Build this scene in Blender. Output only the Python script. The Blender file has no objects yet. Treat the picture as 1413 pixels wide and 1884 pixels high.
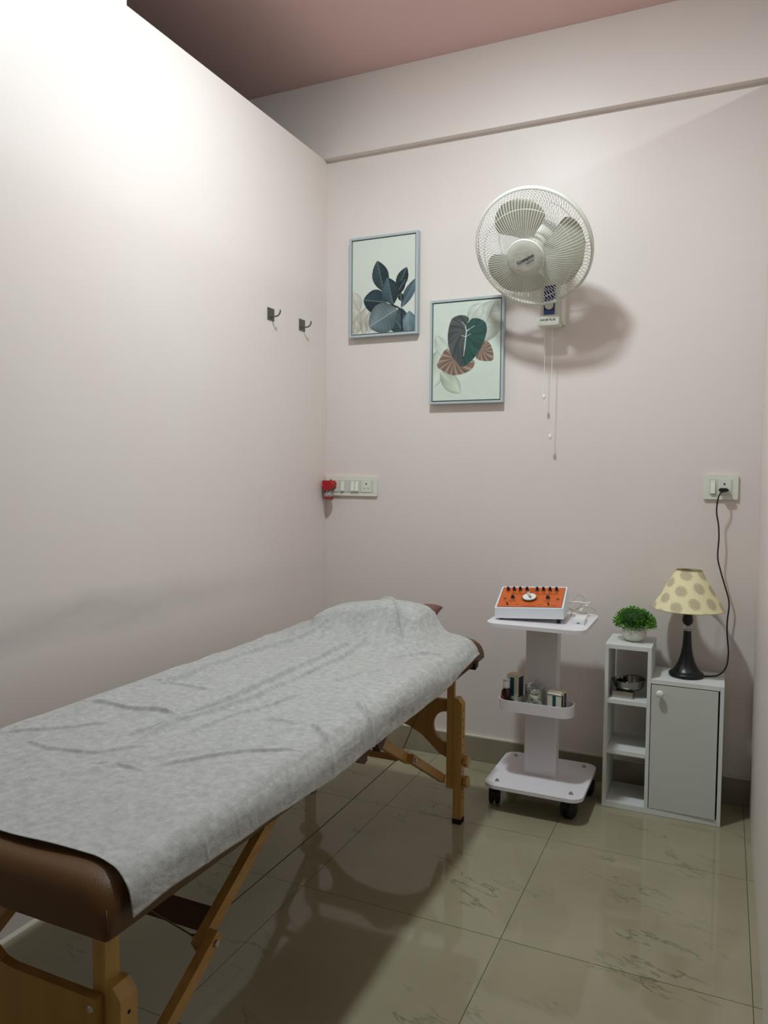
import bpy, bmesh, math, random
import numpy as np
from mathutils import Vector, Matrix
from mathutils.geometry import tessellate_polygon

PI = math.pi
scene = bpy.context.scene
C = scene.collection
random.seed(7)
rng = np.random.default_rng(11)

# ------------------------------------------------------------------ camera
cam_data = bpy.data.cameras.new('camera')
cam = bpy.data.objects.new('camera', cam_data)
C.objects.link(cam)
cam_data.sensor_fit = 'VERTICAL'
cam_data.sensor_height = 36.0
cam_data.lens = 1392.0 / 1884.0 * 36.0
cam_data.clip_start = 0.02
cam.matrix_world = Matrix(((0.91107, -0.02954, 0.41118, 1.678),
                           (0.41216, 0.04576, -0.90996, -3.063),
                           (0.00807, 0.99852, 0.05387, 1.230),
                           (0, 0, 0, 1)))
scene.camera = cam

# ------------------------------------------------------------------ world, exposure
w = bpy.data.worlds.new('world'); scene.world = w; w.use_nodes = True
w.node_tree.nodes['Background'].inputs[0].default_value = (0.9, 0.95, 1, 1)
w.node_tree.nodes['Background'].inputs[1].default_value = 0.2
scene.view_settings.view_transform = 'Standard'
scene.view_settings.look = 'None'
scene.view_settings.gamma = 1.0
scene.view_settings.use_curve_mapping = False
scene.view_settings.exposure = 0.0
LAMP_POS = (0.87, -1.25, 2.948)      # round surface lamp on the ceiling
LAMP_RGB = (0.885, 1.0, 1.035)
LAMP_POWER = 368.0
HALL_LAMP_POS = (2.74, -1.10, 2.948)  # lamp of the cubicle beyond the right partition
HALL_POWER = 200.0

# ------------------------------------------------------------------ helpers
def srgb(r, g, b):
    def f(c):
        c /= 255.0
        return c / 12.92 if c <= 0.04045 else ((c + 0.055) / 1.055) ** 2.4
    return (f(r), f(g), f(b))

def mat(name, rgb, rough=0.5, metal=0.0, spec=0.5, bump=0.0, bscale=200.0, var=0.0, vscale=5.0, **kw):
    m = bpy.data.materials.new(name); m.use_nodes = True
    nt = m.node_tree; b = nt.nodes['Principled BSDF']
    col = srgb(*rgb)
    b.inputs['Base Color'].default_value = (*col, 1)
    b.inputs['Roughness'].default_value = rough
    b.inputs['Metallic'].default_value = metal
    b.inputs['Specular IOR Level'].default_value = spec
    for k, v in kw.items():
        b.inputs[k.replace('_', ' ')].default_value = v
    tc = nt.nodes.new('ShaderNodeTexCoord')
    if var > 0:
        n = nt.nodes.new('ShaderNodeTexNoise'); n.inputs['Scale'].default_value = vscale
        n.inputs['Detail'].default_value = 4
        nt.links.new(tc.outputs['Object'], n.inputs['Vector'])
        r = nt.nodes.new('ShaderNodeValToRGB')
        r.color_ramp.elements[0].position = 0.3; r.color_ramp.elements[1].position = 0.7
        r.color_ramp.elements[0].color = (*[c * (1 - var) for c in col], 1)
        r.color_ramp.elements[1].color = (*[min(1, c * (1 + var)) for c in col], 1)
        nt.links.new(n.outputs['Fac'], r.inputs['Fac'])
        nt.links.new(r.outputs['Color'], b.inputs['Base Color'])
    if bump > 0:
        n = nt.nodes.new('ShaderNodeTexNoise'); n.inputs['Scale'].default_value = bscale
        n.inputs['Detail'].default_value = 3
        nt.links.new(tc.outputs['Object'], n.inputs['Vector'])
        bp = nt.nodes.new('ShaderNodeBump'); bp.inputs['Strength'].default_value = bump
        bp.inputs['Distance'].default_value = 0.002
        nt.links.new(n.outputs['Fac'], bp.inputs['Height'])
        nt.links.new(bp.outputs['Normal'], b.inputs['Normal'])
    return m

def wood(name, dark, light, axis='Z', rough=0.42, scale=1.0):
    m = bpy.data.materials.new(name); m.use_nodes = True
    nt = m.node_tree; b = nt.nodes['Principled BSDF']
    b.inputs['Roughness'].default_value = rough
    tc = nt.nodes.new('ShaderNodeTexCoord'); mp = nt.nodes.new('ShaderNodeMapping')
    sc = {'X': (1.2, 28, 28), 'Y': (28, 1.2, 28), 'Z': (28, 28, 1.2)}[axis]
    mp.inputs['Scale'].default_value = [s * scale for s in sc]
    nt.links.new(tc.outputs['Object'], mp.inputs['Vector'])
    n = nt.nodes.new('ShaderNodeTexNoise'); n.inputs['Scale'].default_value = 1.0
    n.inputs['Detail'].default_value = 6; n.inputs['Distortion'].default_value = 0.6
    nt.links.new(mp.outputs['Vector'], n.inputs['Vector'])
    r = nt.nodes.new('ShaderNodeValToRGB')
    r.color_ramp.elements[0].position = 0.3; r.color_ramp.elements[1].position = 0.72
    r.color_ramp.elements[0].color = (*srgb(*dark), 1); r.color_ramp.elements[1].color = (*srgb(*light), 1)
    nt.links.new(n.outputs['Fac'], r.inputs['Fac'])
    nt.links.new(r.outputs['Color'], b.inputs['Base Color'])
    return m

def vcol_mat(name, rough=0.5, spec=0.4, **kw):
    m = bpy.data.materials.new(name); m.use_nodes = True
    nt = m.node_tree; b = nt.nodes['Principled BSDF']
    b.inputs['Roughness'].default_value = rough
    b.inputs['Specular IOR Level'].default_value = spec
    for k, v in kw.items():
        b.inputs[k.replace('_', ' ')].default_value = v
    a = nt.nodes.new('ShaderNodeVertexColor'); a.layer_name = 'print'
    nt.links.new(a.outputs['Color'], b.inputs['Base Color'])
    return m

WM = {}     # object name -> world matrix of a thing's Empty
def tag(o, label=None, cat=None, group=None, kind=None):
    if label: o['label'] = label
    if cat: o['category'] = cat
    if group: o['group'] = group
    if kind: o['kind'] = kind
    return o

def thing(name, label, cat, loc=(0, 0, 0), rotz=0.0, group=None, rot=None):
    o = bpy.data.objects.new(name, None); C.objects.link(o)
    o.empty_display_size = 0.05
    M = Matrix.Translation(loc) @ (rot.to_4x4() if rot is not None else Matrix.Rotation(rotz, 4, 'Z'))
    o.matrix_world = M
    WM[o.name] = M
    return tag(o, label, cat, group)

def link_mesh(name, me, m, parent=None, world=True):
    o = bpy.data.objects.new(name, me); C.objects.link(o)
    if m is not None: me.materials.append(m)
    if parent is not None:
        M = WM[parent.name]
        if world: me.transform(M.inverted())
        o.parent = parent
        WM[o.name] = M
    else:
        WM[o.name] = Matrix.Identity(4)
    return o

def obj(name, bm, m, parent=None, world=True, smooth=False, bevel=0.0, seg=2):
    """link a bmesh as ONE mesh object; parts share their thing's frame"""
    if bevel > 0:
        es = [e for e in bm.edges if len(e.link_faces) == 2 and e.calc_face_angle(0) > 0.6]
        bmesh.ops.bevel(bm, geom=es, offset=bevel, segments=seg, affect='EDGES', profile=0.6, clamp_overlap=True)
    bmesh.ops.recalc_face_normals(bm, faces=bm.faces)
    me = bpy.data.meshes.new(name); bm.to_mesh(me); bm.free()
    if smooth is True:
        for p in me.polygons: p.use_smooth = True
    o = link_mesh(name, me, m, parent, world)
    if bevel > 0 or smooth == 'auto':
        for p in me.polygons: p.use_smooth = True
        try:
            me.set_sharp_from_angle(angle=math.radians(38))
        except Exception:
            pass
    return o

def box(bm, x0, x1, y0, y1, z0, z1, M=None):
    vs = [bm.verts.new(v) for v in ((x0, y0, z0), (x1, y0, z0), (x1, y1, z0), (x0, y1, z0),
                                    (x0, y0, z1), (x1, y0, z1), (x1, y1, z1), (x0, y1, z1))]
    for f in ((0, 3, 2, 1), (4, 5, 6, 7), (0, 1, 5, 4), (1, 2, 6, 5), (2, 3, 7, 6), (3, 0, 4, 7)):
        bm.faces.new([vs[i] for i in f])
    if M is not None:
        for v in vs: v.co = M @ v.co
    return bm

def B(*a, **k):
    return box(bmesh.new(), *a, **k)

def bar(bm, p, q, wdt, hgt, side=(1, 0, 0)):
    """square bar from p to q; wdt along 'side', hgt across"""
    p = Vector(p); q = Vector(q); d = (q - p).normalized(); s = Vector(side)
    s = (s - d * s.dot(d)).normalized(); u = d.cross(s)
    vs = []
    for e in (p, q):
        for a, b2 in ((-1, -1), (1, -1), (1, 1), (-1, 1)):
            vs.append(bm.verts.new(e + s * a * wdt / 2 + u * b2 * hgt / 2))
    for f in ((0, 1, 2, 3), (7, 6, 5, 4), (0, 4, 5, 1), (1, 5, 6, 2), (2, 6, 7, 3), (3, 7, 4, 0)):
        bm.faces.new([vs[i] for i in f])
    return bm

def tube(bm, pts, r, seg=8, closed=False):
    pts = [Vector(p) for p in pts]; n = len(pts); rings = []
    prev = None
    for i, p in enumerate(pts):
        if closed: d = pts[(i + 1) % n] - pts[i - 1]
        else: d = pts[min(i + 1, n - 1)] - pts[max(i - 1, 0)]
        d.normalize()
        if prev is None:
            a = Vector((0, 0, 1)) if abs(d.z) < 0.9 else Vector((1, 0, 0))
            u = d.cross(a).normalized()
        else:
            u = (prev - d * prev.dot(d)).normalized()
        prev = u; v = d.cross(u)
        rr = r[i] if isinstance(r, (list, tuple)) else r
        rings.append([bm.verts.new(p + (u * math.cos(2 * PI * k / seg) + v * math.sin(2 * PI * k / seg)) * rr) for k in range(seg)])
    m = n if closed else n - 1
    for i in range(m):
        a = rings[i]; b2 = rings[(i + 1) % n]
        for k in range(seg):
            bm.faces.new((a[k], a[(k + 1) % seg], b2[(k + 1) % seg], b2[k]))
    if not closed:
        bm.faces.new(rings[0][::-1]); bm.faces.new(rings[-1])
    return bm

def spline(pts, n=8, closed=False):
    """Catmull-Rom through points"""
    P = [Vector(p) for p in pts]; out = []
    N = len(P); rngn = N if closed else N - 1
    for i in range(rngn):
        if closed: a, b2, c, d = P[i - 1], P[i], P[(i + 1) % N], P[(i + 2) % N]
        else: a, b2, c, d = P[max(i - 1, 0)], P[i], P[i + 1], P[min(i + 2, N - 1)]
        for k in range(n):
            t = k / n
            out.append(0.5 * ((2 * b2) + (c - a) * t + (2 * a - 5 * b2 + 4 * c - d) * t * t + (3 * b2 - a - 3 * c + d) * t ** 3))
    if not closed: out.append(P[-1])
    return out

def lathe(bm, prof, seg=32, M=None, cap=True, mod=None):
    """prof: (r, z) list, around local z"""
    rings = []
    for r, z in prof:
        if r < 1e-6: rings.append([bm.verts.new((0, 0, z))])
        else:
            ring = []
            for k in range(seg):
                a = 2 * PI * k / seg
                rr = r * (mod(a, z) if mod else 1)
                ring.append(bm.verts.new((rr * math.cos(a), rr * math.sin(a), z)))
            rings.append(ring)
    for a, b2 in zip(rings, rings[1:]):
        for k in range(seg):
            k2 = (k + 1) % seg
            if len(a) == 1 and len(b2) == 1: continue
            if len(a) == 1: bm.faces.new((a[0], b2[k2], b2[k]))
            elif len(b2) == 1: bm.faces.new((a[k], a[k2], b2[0]))
            else: bm.faces.new((a[k], a[k2], b2[k2], b2[k]))
    if cap:
        if len(rings[0]) > 1: bm.faces.new(rings[0][::-1])
        if len(rings[-1]) > 1: bm.faces.new(rings[-1])
    if M is not None:
        for ring in rings:
            for v in ring: v.co = M @ v.co
    return bm

def prism(bm, pts, a, b2, plane='xy'):
    """outline extruded between a and b2 along the missing axis"""
    def mk(p, h):
        return {'xy': (p[0], p[1], h), 'xz': (p[0], h, p[1]), 'yz': (h, p[0], p[1])}[plane]
    v0 = [bm.verts.new(mk(p, a)) for p in pts]; v1 = [bm.verts.new(mk(p, b2)) for p in pts]
    n = len(pts)
    if n <= 4:
        bm.faces.new(v0); bm.faces.new(v1[::-1])
    else:                      # concave outlines: ear-clip both ends
        for t in tessellate_polygon([[Vector((p[0], p[1], 0)) for p in pts]]):
            if len(set(t)) == 3:
                bm.faces.new([v0[i] for i in t]); bm.faces.new([v1[i] for i in t[::-1]])
    for i in range(n):
        bm.faces.new((v0[i], v1[i], v1[(i + 1) % n], v0[(i + 1) % n]))
    return bm

def rrect(x0, x1, y0, y1, r, n=6):
    out = []
    for cx, cy, a0 in ((x1 - r, y1 - r, 0), (x0 + r, y1 - r, 90), (x0 + r, y0 + r, 180), (x1 - r, y0 + r, 270)):
        for k in range(n + 1):
            a = math.radians(a0 + 90 * k / n)
            out.append((cx + r * math.cos(a), cy + r * math.sin(a)))
    return out

def T(x, y, z): return Matrix.Translation((x, y, z))
def RX(a): return Matrix.Rotation(a, 4, 'X')
def RY(a): return Matrix.Rotation(a, 4, 'Y')
def RZ(a): return Matrix.Rotation(a, 4, 'Z')

def grid_mesh(name, P, col=None, closed_u=False):
    """P: (nv, nu, 3) array of points -> mesh; col: (nv, nu, 3) linear print colours"""
    nv, nu = P.shape[:2]
    idx = np.arange(nv * nu).reshape(nv, nu)
    if closed_u:
        nxt = np.roll(idx, -1, axis=1)
        q = np.stack([idx[:-1], nxt[:-1], nxt[1:], idx[1:]], -1).reshape(-1, 4)
    else:
        q = np.stack([idx[:-1, :-1], idx[:-1, 1:], idx[1:, 1:], idx[1:, :-1]], -1).reshape(-1, 4)
    me = bpy.data.meshes.new(name)
    me.vertices.add(nv * nu); me.vertices.foreach_set('co', P.reshape(-1).astype(np.float32))
    me.loops.add(q.size); me.loops.foreach_set('vertex_index', q.reshape(-1).astype(np.int32))
    me.polygons.add(len(q))
    me.polygons.foreach_set('loop_start', (np.arange(len(q)) * 4).astype(np.int32))
    me.polygons.foreach_set('use_smooth', np.ones(len(q), bool))
    me.update(calc_edges=True)
    if col is not None:
        a = me.color_attributes.new('print', 'FLOAT_COLOR', 'POINT')
        c = np.ones((nv * nu, 4), np.float32); c[:, :3] = col.reshape(-1, 3)
        a.data.foreach_set('color', c.reshape(-1))
    me.validate()
    return me

def text_mesh(s, size, m, parent, M, name='lettering', extrude=0.0003, xs=1.0, world=True, offset=0.0):
    cu = bpy.data.curves.new('t', 'FONT'); cu.body = s; cu.size = size
    cu.align_x = 'CENTER'; cu.align_y = 'CENTER'; cu.extrude = extrude; cu.resolution_u = 3; cu.offset = offset
    to = bpy.data.objects.new('t', cu); C.objects.link(to)
    dg = bpy.context.evaluated_depsgraph_get()
    me = bpy.data.meshes.new_from_object(to.evaluated_get(dg))
    bpy.data.objects.remove(to); bpy.data.curves.remove(cu)
    me.name = name
    me.transform(M @ Matrix.Diagonal((xs, 1, 1, 1)))
    me.materials.clear()
    return link_mesh(name, me, m, parent, world)

# ------------------------------------------------------------------ materials
def wall_material(name, rgb, smudge=False):
    m = mat(name, rgb, rough=0.42, spec=0.35, bump=0.05, bscale=300)
    nt = m.node_tree; b = nt.nodes['Principled BSDF']
    tc = nt.nodes.new('ShaderNodeTexCoord')
    n = nt.nodes.new('ShaderNodeTexNoise'); n.inputs['Scale'].default_value = 1.3; n.inputs['Detail'].default_value = 5
    nt.links.new(tc.outputs['Object'], n.inputs['Vector'])
    r = nt.nodes.new('ShaderNodeValToRGB')
    c = srgb(*rgb)
    r.color_ramp.elements[0].position = 0.3; r.color_ramp.elements[1].position = 0.7
    r.color_ramp.elements[0].color = (c[0] * 0.985, c[1] * 0.965, c[2] * 0.965, 1)
    r.color_ramp.elements[1].color = (c[0] * 1.0, c[1] * 1.03, c[2] * 1.01, 1)
    nt.links.new(n.outputs['Fac'], r.inputs['Fac'])
    last = r.outputs['Color']
    if smudge:   # a long rub mark left on the paint at couch height
        sep = nt.nodes.new('ShaderNodeSeparateXYZ'); nt.links.new(tc.outputs['Object'], sep.inputs[0])
        n2 = nt.nodes.new('ShaderNodeTexNoise'); n2.inputs['Scale'].default_value = 2.2; n2.inputs['Detail'].default_value = 5
        mp = nt.nodes.new('ShaderNodeMapping'); mp.inputs['Scale'].default_value = (1, 1.4, 4)
        nt.links.new(tc.outputs['Object'], mp.inputs[0]); nt.links.new(mp.outputs[0], n2.inputs['Vector'])
        def math_(op, a, b3=None):
            q = nt.nodes.new('ShaderNodeMath'); q.operation = op
            for i, v in enumerate((a, b3)):
                if v is None: continue
                if isinstance(v, (int, float)): q.inputs[i].default_value = v
                else: nt.links.new(v, q.inputs[i])
            return q.outputs[0]
        dz = math_('SUBTRACT', sep.outputs['Z'], 0.800)
        wob = math_('MULTIPLY', math_('SUBTRACT', n2.outputs['Fac'], 0.5), 0.14)
        dz = math_('ABSOLUTE', math_('ADD', dz, wob))
        band = math_('SUBTRACT', 1.0, math_('DIVIDE', dz, 0.08)); band = math_('MAXIMUM', band, 0.0)
        n3 = nt.nodes.new('ShaderNodeTexNoise'); n3.inputs['Scale'].default_value = 1.1
        nt.links.new(tc.outputs['Object'], n3.inputs['Vector'])
        amt = math_('MULTIPLY', band, math_('MULTIPLY', n3.outputs['Fac'], 0.55))
        ry = nt.nodes.new('ShaderNodeMapRange'); nt.links.new(sep.outputs['Y'], ry.inputs[0])
        for i_, v_ in ((1, -0.25), (2, -1.5), (3, 0.12), (4, 1.0)): ry.inputs[i_].default_value = v_
        amt = math_('MULTIPLY', amt, ry.outputs[0])
        mx = nt.nodes.new('ShaderNodeMixRGB'); nt.links.new(amt, mx.inputs[0])
        nt.links.new(last, mx.inputs[1]); mx.inputs[2].default_value = (*srgb(138, 128, 136), 1)
        last = mx.outputs[0]
    nt.links.new(last, b.inputs['Base Color'])
    return m

M_wall = wall_material('pink_wall_paint', (230, 219, 214))
M_wall_left = wall_material('pink_wall_paint_rubbed', (231, 220, 215), smudge=True)
M_ceil = wall_material('pink_ceiling_paint', (224, 188, 184))
M_outer = mat('outer_wall_paint', (190, 184, 176), 0.7)
M_grout = mat('grout', (78, 72, 58), 0.9)
M_caulk = mat('cream_caulk', (214, 206, 190), 0.6)
M_leather = mat('brown_leather', (92, 60, 20), 0.36, spec=0.45, bump=0.25, bscale=700, var=0.10, vscale=4)
M_leather_dark = mat('dark_brown_leather', (74, 42, 20), 0.5, bump=0.2, bscale=600)
M_pillow = mat('maroon_brown_vinyl', (112, 70, 64), 0.42, bump=0.2, bscale=500)
M_wood_z = wood('beech_upright', (168, 124, 60), (200, 158, 88), 'Z')
M_wood_y = wood('beech_brace', (160, 116, 58), (192, 148, 84), 'Y')
M_wood_x = wood('beech_rail', (150, 100, 44), (178, 126, 60), 'X')
M_ply = wood('beech_panel', (150, 108, 46), (180, 138, 70), 'Z', scale=0.7)
M_darkwood = mat('dark_stained_wood', (78, 44, 22), 0.5, var=0.1)
M_black = mat('black_plastic', (22, 22, 24), 0.4)
M_rubber = mat('black_rubber', (18, 18, 20), 0.7)
M_steel = mat('brushed_steel', (190, 188, 182), 0.32, metal=1.0)
M_mirror = mat('polished_steel', (120, 118, 112), 0.10, metal=1.0)
M_satin = mat('satin_hook_metal', (122, 120, 112), 0.38, metal=0.8)
M_cable = mat('dark_cable', (70, 62, 46), 0.5, metal=0.4)
M_white = mat('white_laminate', (226, 228, 224), 0.45)
M_trolley = mat('white_lacquer', (232, 228, 232), 0.35)
M_pvc = mat('cream_edge_band', (205, 200, 190), 0.5)
M_door = mat('pale_grey_laminate', (206, 209, 202), 0.5)
M_frame = mat('pale_grey_frame', (178, 190, 192), 0.45)
M_gap = mat('dark_gap', (30, 42, 44), 0.8)
M_plate = mat('white_switch_plate', (226, 228, 214), 0.35)
M_plate2 = mat('pale_switch_insert', (205, 210, 200), 0.4)
M_rocker = mat('white_rocker', (236, 236, 224), 0.3)
M_hole = mat('socket_hole', (12, 12, 14), 0.8)
M_red = mat('red_plastic', (178, 10, 22), 0.35)
M_fan = mat('ivory_fan_plastic', (226, 226, 214), 0.35)
M_blade = mat('translucent_blade', (206, 204, 186), 0.35, Subsurface_Weight=0.2, Transmission_Weight=0.15)
M_wire = mat('white_wire', (228, 230, 224), 0.3, spec=0.6)
M_film = mat('clear_film_cap', (206, 206, 194), 0.22, bump=1.0, bscale=38)
M_blue = mat('navy_print', (40, 52, 110), 0.4)
M_blue2 = mat('blue_print', (62, 92, 142), 0.4)
M_text = mat('dark_blue_lettering', (34, 40, 76), 0.5)
def thin_glass(name, clear=0.88):
    m = bpy.data.materials.new(name); m.use_nodes = True
    nt = m.node_tree; nt.nodes.clear(); N = nt.nodes.new
    o = N('ShaderNodeOutputMaterial'); mx = N('ShaderNodeMixShader'); tr_ = N('ShaderNodeBsdfTransparent'); gl = N('ShaderNodeBsdfGlossy'); lw = N('ShaderNodeLayerWeight')
    lw.inputs['Blend'].default_value = 0.35; gl.inputs['Roughness'].default_value = 0.04
    tr_.inputs['Color'].default_value = (0.94, 0.96, 0.95, 1)
    nt.links.new(lw.outputs['Facing'], mx.inputs[0]); nt.links.new(tr_.outputs[0], mx.inputs[1]); nt.links.new(gl.outputs[0], mx.inputs[2])
    nt.links.new(mx.outputs[0], o.inputs['Surface'])
    return m
M_glass = thin_glass('clear_glass')
M_cotton = mat('cotton', (238, 238, 224), 0.9, bump=0.6, bscale=500)
M_teal = mat('teal_print', (16, 78, 92), 0.5)
M_carton = mat('cream_carton', (220, 216, 196), 0.6)
M_carton_top = mat('carton_flap', (206, 190, 164), 0.65)
M_navy = mat('dark_slate_print', (38, 52, 64), 0.5)
M_bottle = mat('dark_brown_bottle', (34, 14, 14), 0.15, spec=0.6)
M_label_red = mat('red_label', (150, 40, 44), 0.5)
M_cap = mat('white_cap', (236, 238, 236), 0.35)
M_device = mat('white_device_shell', (228, 232, 236), 0.35)
M_orange = mat('orange_faceplate', (206, 92, 12), 0.35, var=0.05, vscale=60)
M_panelink = mat('dark_faceplate_ink', (96, 40, 8), 0.5)
M_knob = mat('dark_blue_black_knob', (18, 18, 34), 0.3)
M_beige = mat('beige_cable', (196, 188, 170), 0.5)
M_lamp_body = mat('matt_black_lamp', (14, 18, 20), 0.32)
M_crystal = mat('crystal', (250, 250, 250), 0.02, Transmission_Weight=0.9, IOR=1.5)
M_pot = mat('white_glazed_pot', (230, 230, 222), 0.12, spec=0.6)
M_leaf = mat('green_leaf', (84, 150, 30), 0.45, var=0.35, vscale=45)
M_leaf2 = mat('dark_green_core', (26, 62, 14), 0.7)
M_liquid = mat('vaporiser_refill', (238, 225, 218), 0.1, Transmission_Weight=0.7, IOR=1.4)

def floor_material():
    m = bpy.data.materials.new('glossy_marble_tile'); m.use_nodes = True
    nt = m.node_tree; b = nt.nodes['Principled BSDF']
    b.inputs['Roughness'].default_value = 0.06
    b.inputs['Specular IOR Level'].default_value = 0.55
    N = nt.nodes.new; L = nt.links.new
    tc = N('ShaderNodeTexCoord'); oi = N('ShaderNodeObjectInfo')
    addv = N('ShaderNodeVectorMath'); addv.operation = 'ADD'
    sc = N('ShaderNodeVectorMath'); sc.operation = 'SCALE'; sc.inputs['Scale'].default_value = 0.0
    L(oi.outputs['Location'], sc.inputs[0]); L(tc.outputs['Object'], addv.inputs[0]); L(sc.outputs[0], addv.inputs[1])
    rv = N('ShaderNodeVectorRotate'); rv.inputs['Angle'].default_value = math.radians(20); rv.rotation_type = 'Z_AXIS'
    L(addv.outputs[0], rv.inputs['Vector'])
    mp = N('ShaderNodeMapping'); mp.inputs['Scale'].default_value = (1.15, 3.6, 1)
    L(rv.outputs[0], mp.inputs['Vector'])
    n = N('ShaderNodeTexNoise'); n.inputs['Scale'].default_value = 1.0; n.inputs['Detail'].default_value = 6
    n.inputs['Roughness'].default_value = 0.60; n.inputs['Distortion'].default_value = 0.0
    L(mp.outputs[0], n.inputs['Vector'])
    def math_(op, a, b3=None):
        q = N('ShaderNodeMath'); q.operation = op
        for i, v in enumerate((a, b3)):
            if v is None: continue
            if isinstance(v, (int, float)): q.inputs[i].default_value = v
            else: L(v, q.inputs[i])
        return q.outputs[0]
    d = math_('ABSOLUTE', math_('SUBTRACT', n.outputs['Fac'], 0.5))
    vein = math_('MAXIMUM', math_('SUBTRACT', 1.0, math_('DIVIDE', d, 0.010)), 0.0)
    n2 = N('ShaderNodeTexNoise'); n2.inputs['Scale'].default_value = 3.6; n2.inputs['Detail'].default_value = 3
    L(addv.outputs[0], n2.inputs['Vector'])
    r2 = N('ShaderNodeValToRGB'); r2.color_ramp.elements[0].position = 0.50; r2.color_ramp.elements[1].position = 0.63
    L(n2.outputs['Fac'], r2.inputs['Fac'])
    amt = math_('MULTIPLY', math_('MULTIPLY', vein, r2.outputs['Color']), 0.60)
    n3 = N('ShaderNodeTexNoise'); n3.inputs['Scale'].default_value = 3; n3.inputs['Detail'].default_value = 4
    L(addv.outputs[0], n3.inputs['Vector'])
    base = N('ShaderNodeValToRGB')
    base.color_ramp.elements[0].color = (*srgb(149, 142, 116), 1); base.color_ramp.elements[1].color = (*srgb(163, 156, 130), 1)
    base.color_ramp.elements[0].position = 0.3; base.color_ramp.elements[1].position = 0.7
    L(n3.outputs['Fac'], base.inputs['Fac'])
    mx = N('ShaderNodeMixRGB'); L(amt, mx.inputs[0]); L(base.outputs[0], mx.inputs[1])
    mx.inputs[2].default_value = (*srgb(88, 78, 62), 1)
    L(mx.outputs[0], b.inputs['Base Color'])
    return m
M_tile = floor_material()

def cloth_material():
    m = bpy.data.materials.new('nonwoven_sheet'); m.use_nodes = True
    nt = m.node_tree; b = nt.nodes['Principled BSDF']; N = nt.nodes.new; L = nt.links.new
    b.inputs['Roughness'].default_value = 0.75
    b.inputs['Specular IOR Level'].default_value = 0.25
    b.inputs['Sheen Weight'].default_value = 0.15
    b.inputs['Alpha'].default_value = 0.86
    tc = N('ShaderNodeTexCoord')
    n = N('ShaderNodeTexNoise'); n.inputs['Scale'].default_value = 55; n.inputs['Detail'].default_value = 8; n.inputs['Roughness'].default_value = 0.7
    n.inputs['Distortion'].default_value = 0.25
    L(tc.outputs['Object'], n.inputs['Vector'])
    r = N('ShaderNodeValToRGB'); r.color_ramp.elements[0].position = 0.32; r.color_ramp.elements[1].position = 0.66
    r.color_ramp.elements[0].color = (*srgb(172, 172, 169), 1); r.color_ramp.elements[1].color = (*srgb(204, 204, 201), 1)
    L(n.outputs['Fac'], r.inputs['Fac'])
    L(r.outputs[0], b.inputs['Base Color'])
    n2 = N('ShaderNodeTexNoise'); n2.inputs['Scale'].default_value = 240; n2.inputs['Detail'].default_value = 4
    L(tc.outputs['Object'], n2.inputs['Vector'])
    bp = N('ShaderNodeBump'); bp.inputs['Strength'].default_value = 0.35; bp.inputs['Distance'].default_value = 0.002
    L(n2.outputs['Fac'], bp.inputs['Height'])
    n4 = N('ShaderNodeTexNoise'); n4.inputs['Scale'].default_value = 9; n4.inputs['Detail'].default_value = 5; n4.inputs['Distortion'].default_value = 1.2
    mp4 = N('ShaderNodeMapping'); mp4.inputs['Scale'].default_value = (1.6, 0.8, 1.6); mp4.inputs['Rotation'].default_value = (0, 0, 0.4)
    L(tc.outputs['Object'], mp4.inputs[0]); L(mp4.outputs[0], n4.inputs['Vector'])
    bp2 = N('ShaderNodeBump'); bp2.inputs['Strength'].default_value = 0.55; bp2.inputs['Distance'].default_value = 0.012
    L(n4.outputs['Fac'], bp2.inputs['Height']); L(bp.outputs[0], bp2.inputs['Normal']); L(bp2.outputs[0], b.inputs['Normal'])
    return m
M_cloth = cloth_material()

def emission(name, rgb, strength):
    m = bpy.data.materials.new(name); m.use_nodes = True
    b = m.node_tree.nodes['Principled BSDF']
    b.inputs['Base Color'].default_value = (0.9, 0.9, 0.9, 1)
    b.inputs['Emission Color'].default_value = (*rgb, 1)
    b.inputs['Emission Strength'].default_value = strength
    return m
# ------------------------------------------------------------------ the room
def struct(name, bm, m, parent=None, **k):
    o = obj(name, bm, m, parent, **k)
    if parent is None: o['kind'] = 'structure'
    return o
CEIL = 2.948
RW = 1.79            # right partition face
LOW = 2.616          # top of both partitions and underside of the beam
XL, XR, YB = -1.4, 3.1, -4.6
struct('wall_back', B(XL, XR, 0.0, 0.1, 0, CEIL), M_wall)
struct('trim_1', B(XL, XR, -0.036, -0.0002, LOW, CEIL - 0.0005), M_wall)      # shallow beam over the back wall
wl = prism(bmesh.new(), [(YB, 0.0), (-0.0004, 0.0), (-0.0004, LOW), (-1.25, LOW), (-1.25, CEIL - 0.0005), (YB, CEIL - 0.0005)], -0.09, 0.0, 'yz')
struct('wall_left', wl, M_wall_left)
struct('wall_right', B(RW, RW + 0.085, -2.05, -0.0004, 0.0, LOW - 0.0004), M_wall)
struct('wall_front', B(XL, XR, YB - 0.1, YB, 0, CEIL), M_outer)
struct('wall_corridor', B(XR, XR + 0.1, YB, 0.0, 0, CEIL), M_outer)
struct('wall_neighbour', B(XL - 0.1, XL, YB, 0.0, 0, CEIL), M_outer)
struct('ceiling', B(XL - 0.1, XR + 0.1, YB - 0.1, 0.1, CEIL, CEIL + 0.1), M_ceil)
fl = struct('floor', B(XL - 0.1, XR + 0.1, YB - 0.1, 0.1, -0.08, -0.0015), M_grout)

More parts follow.
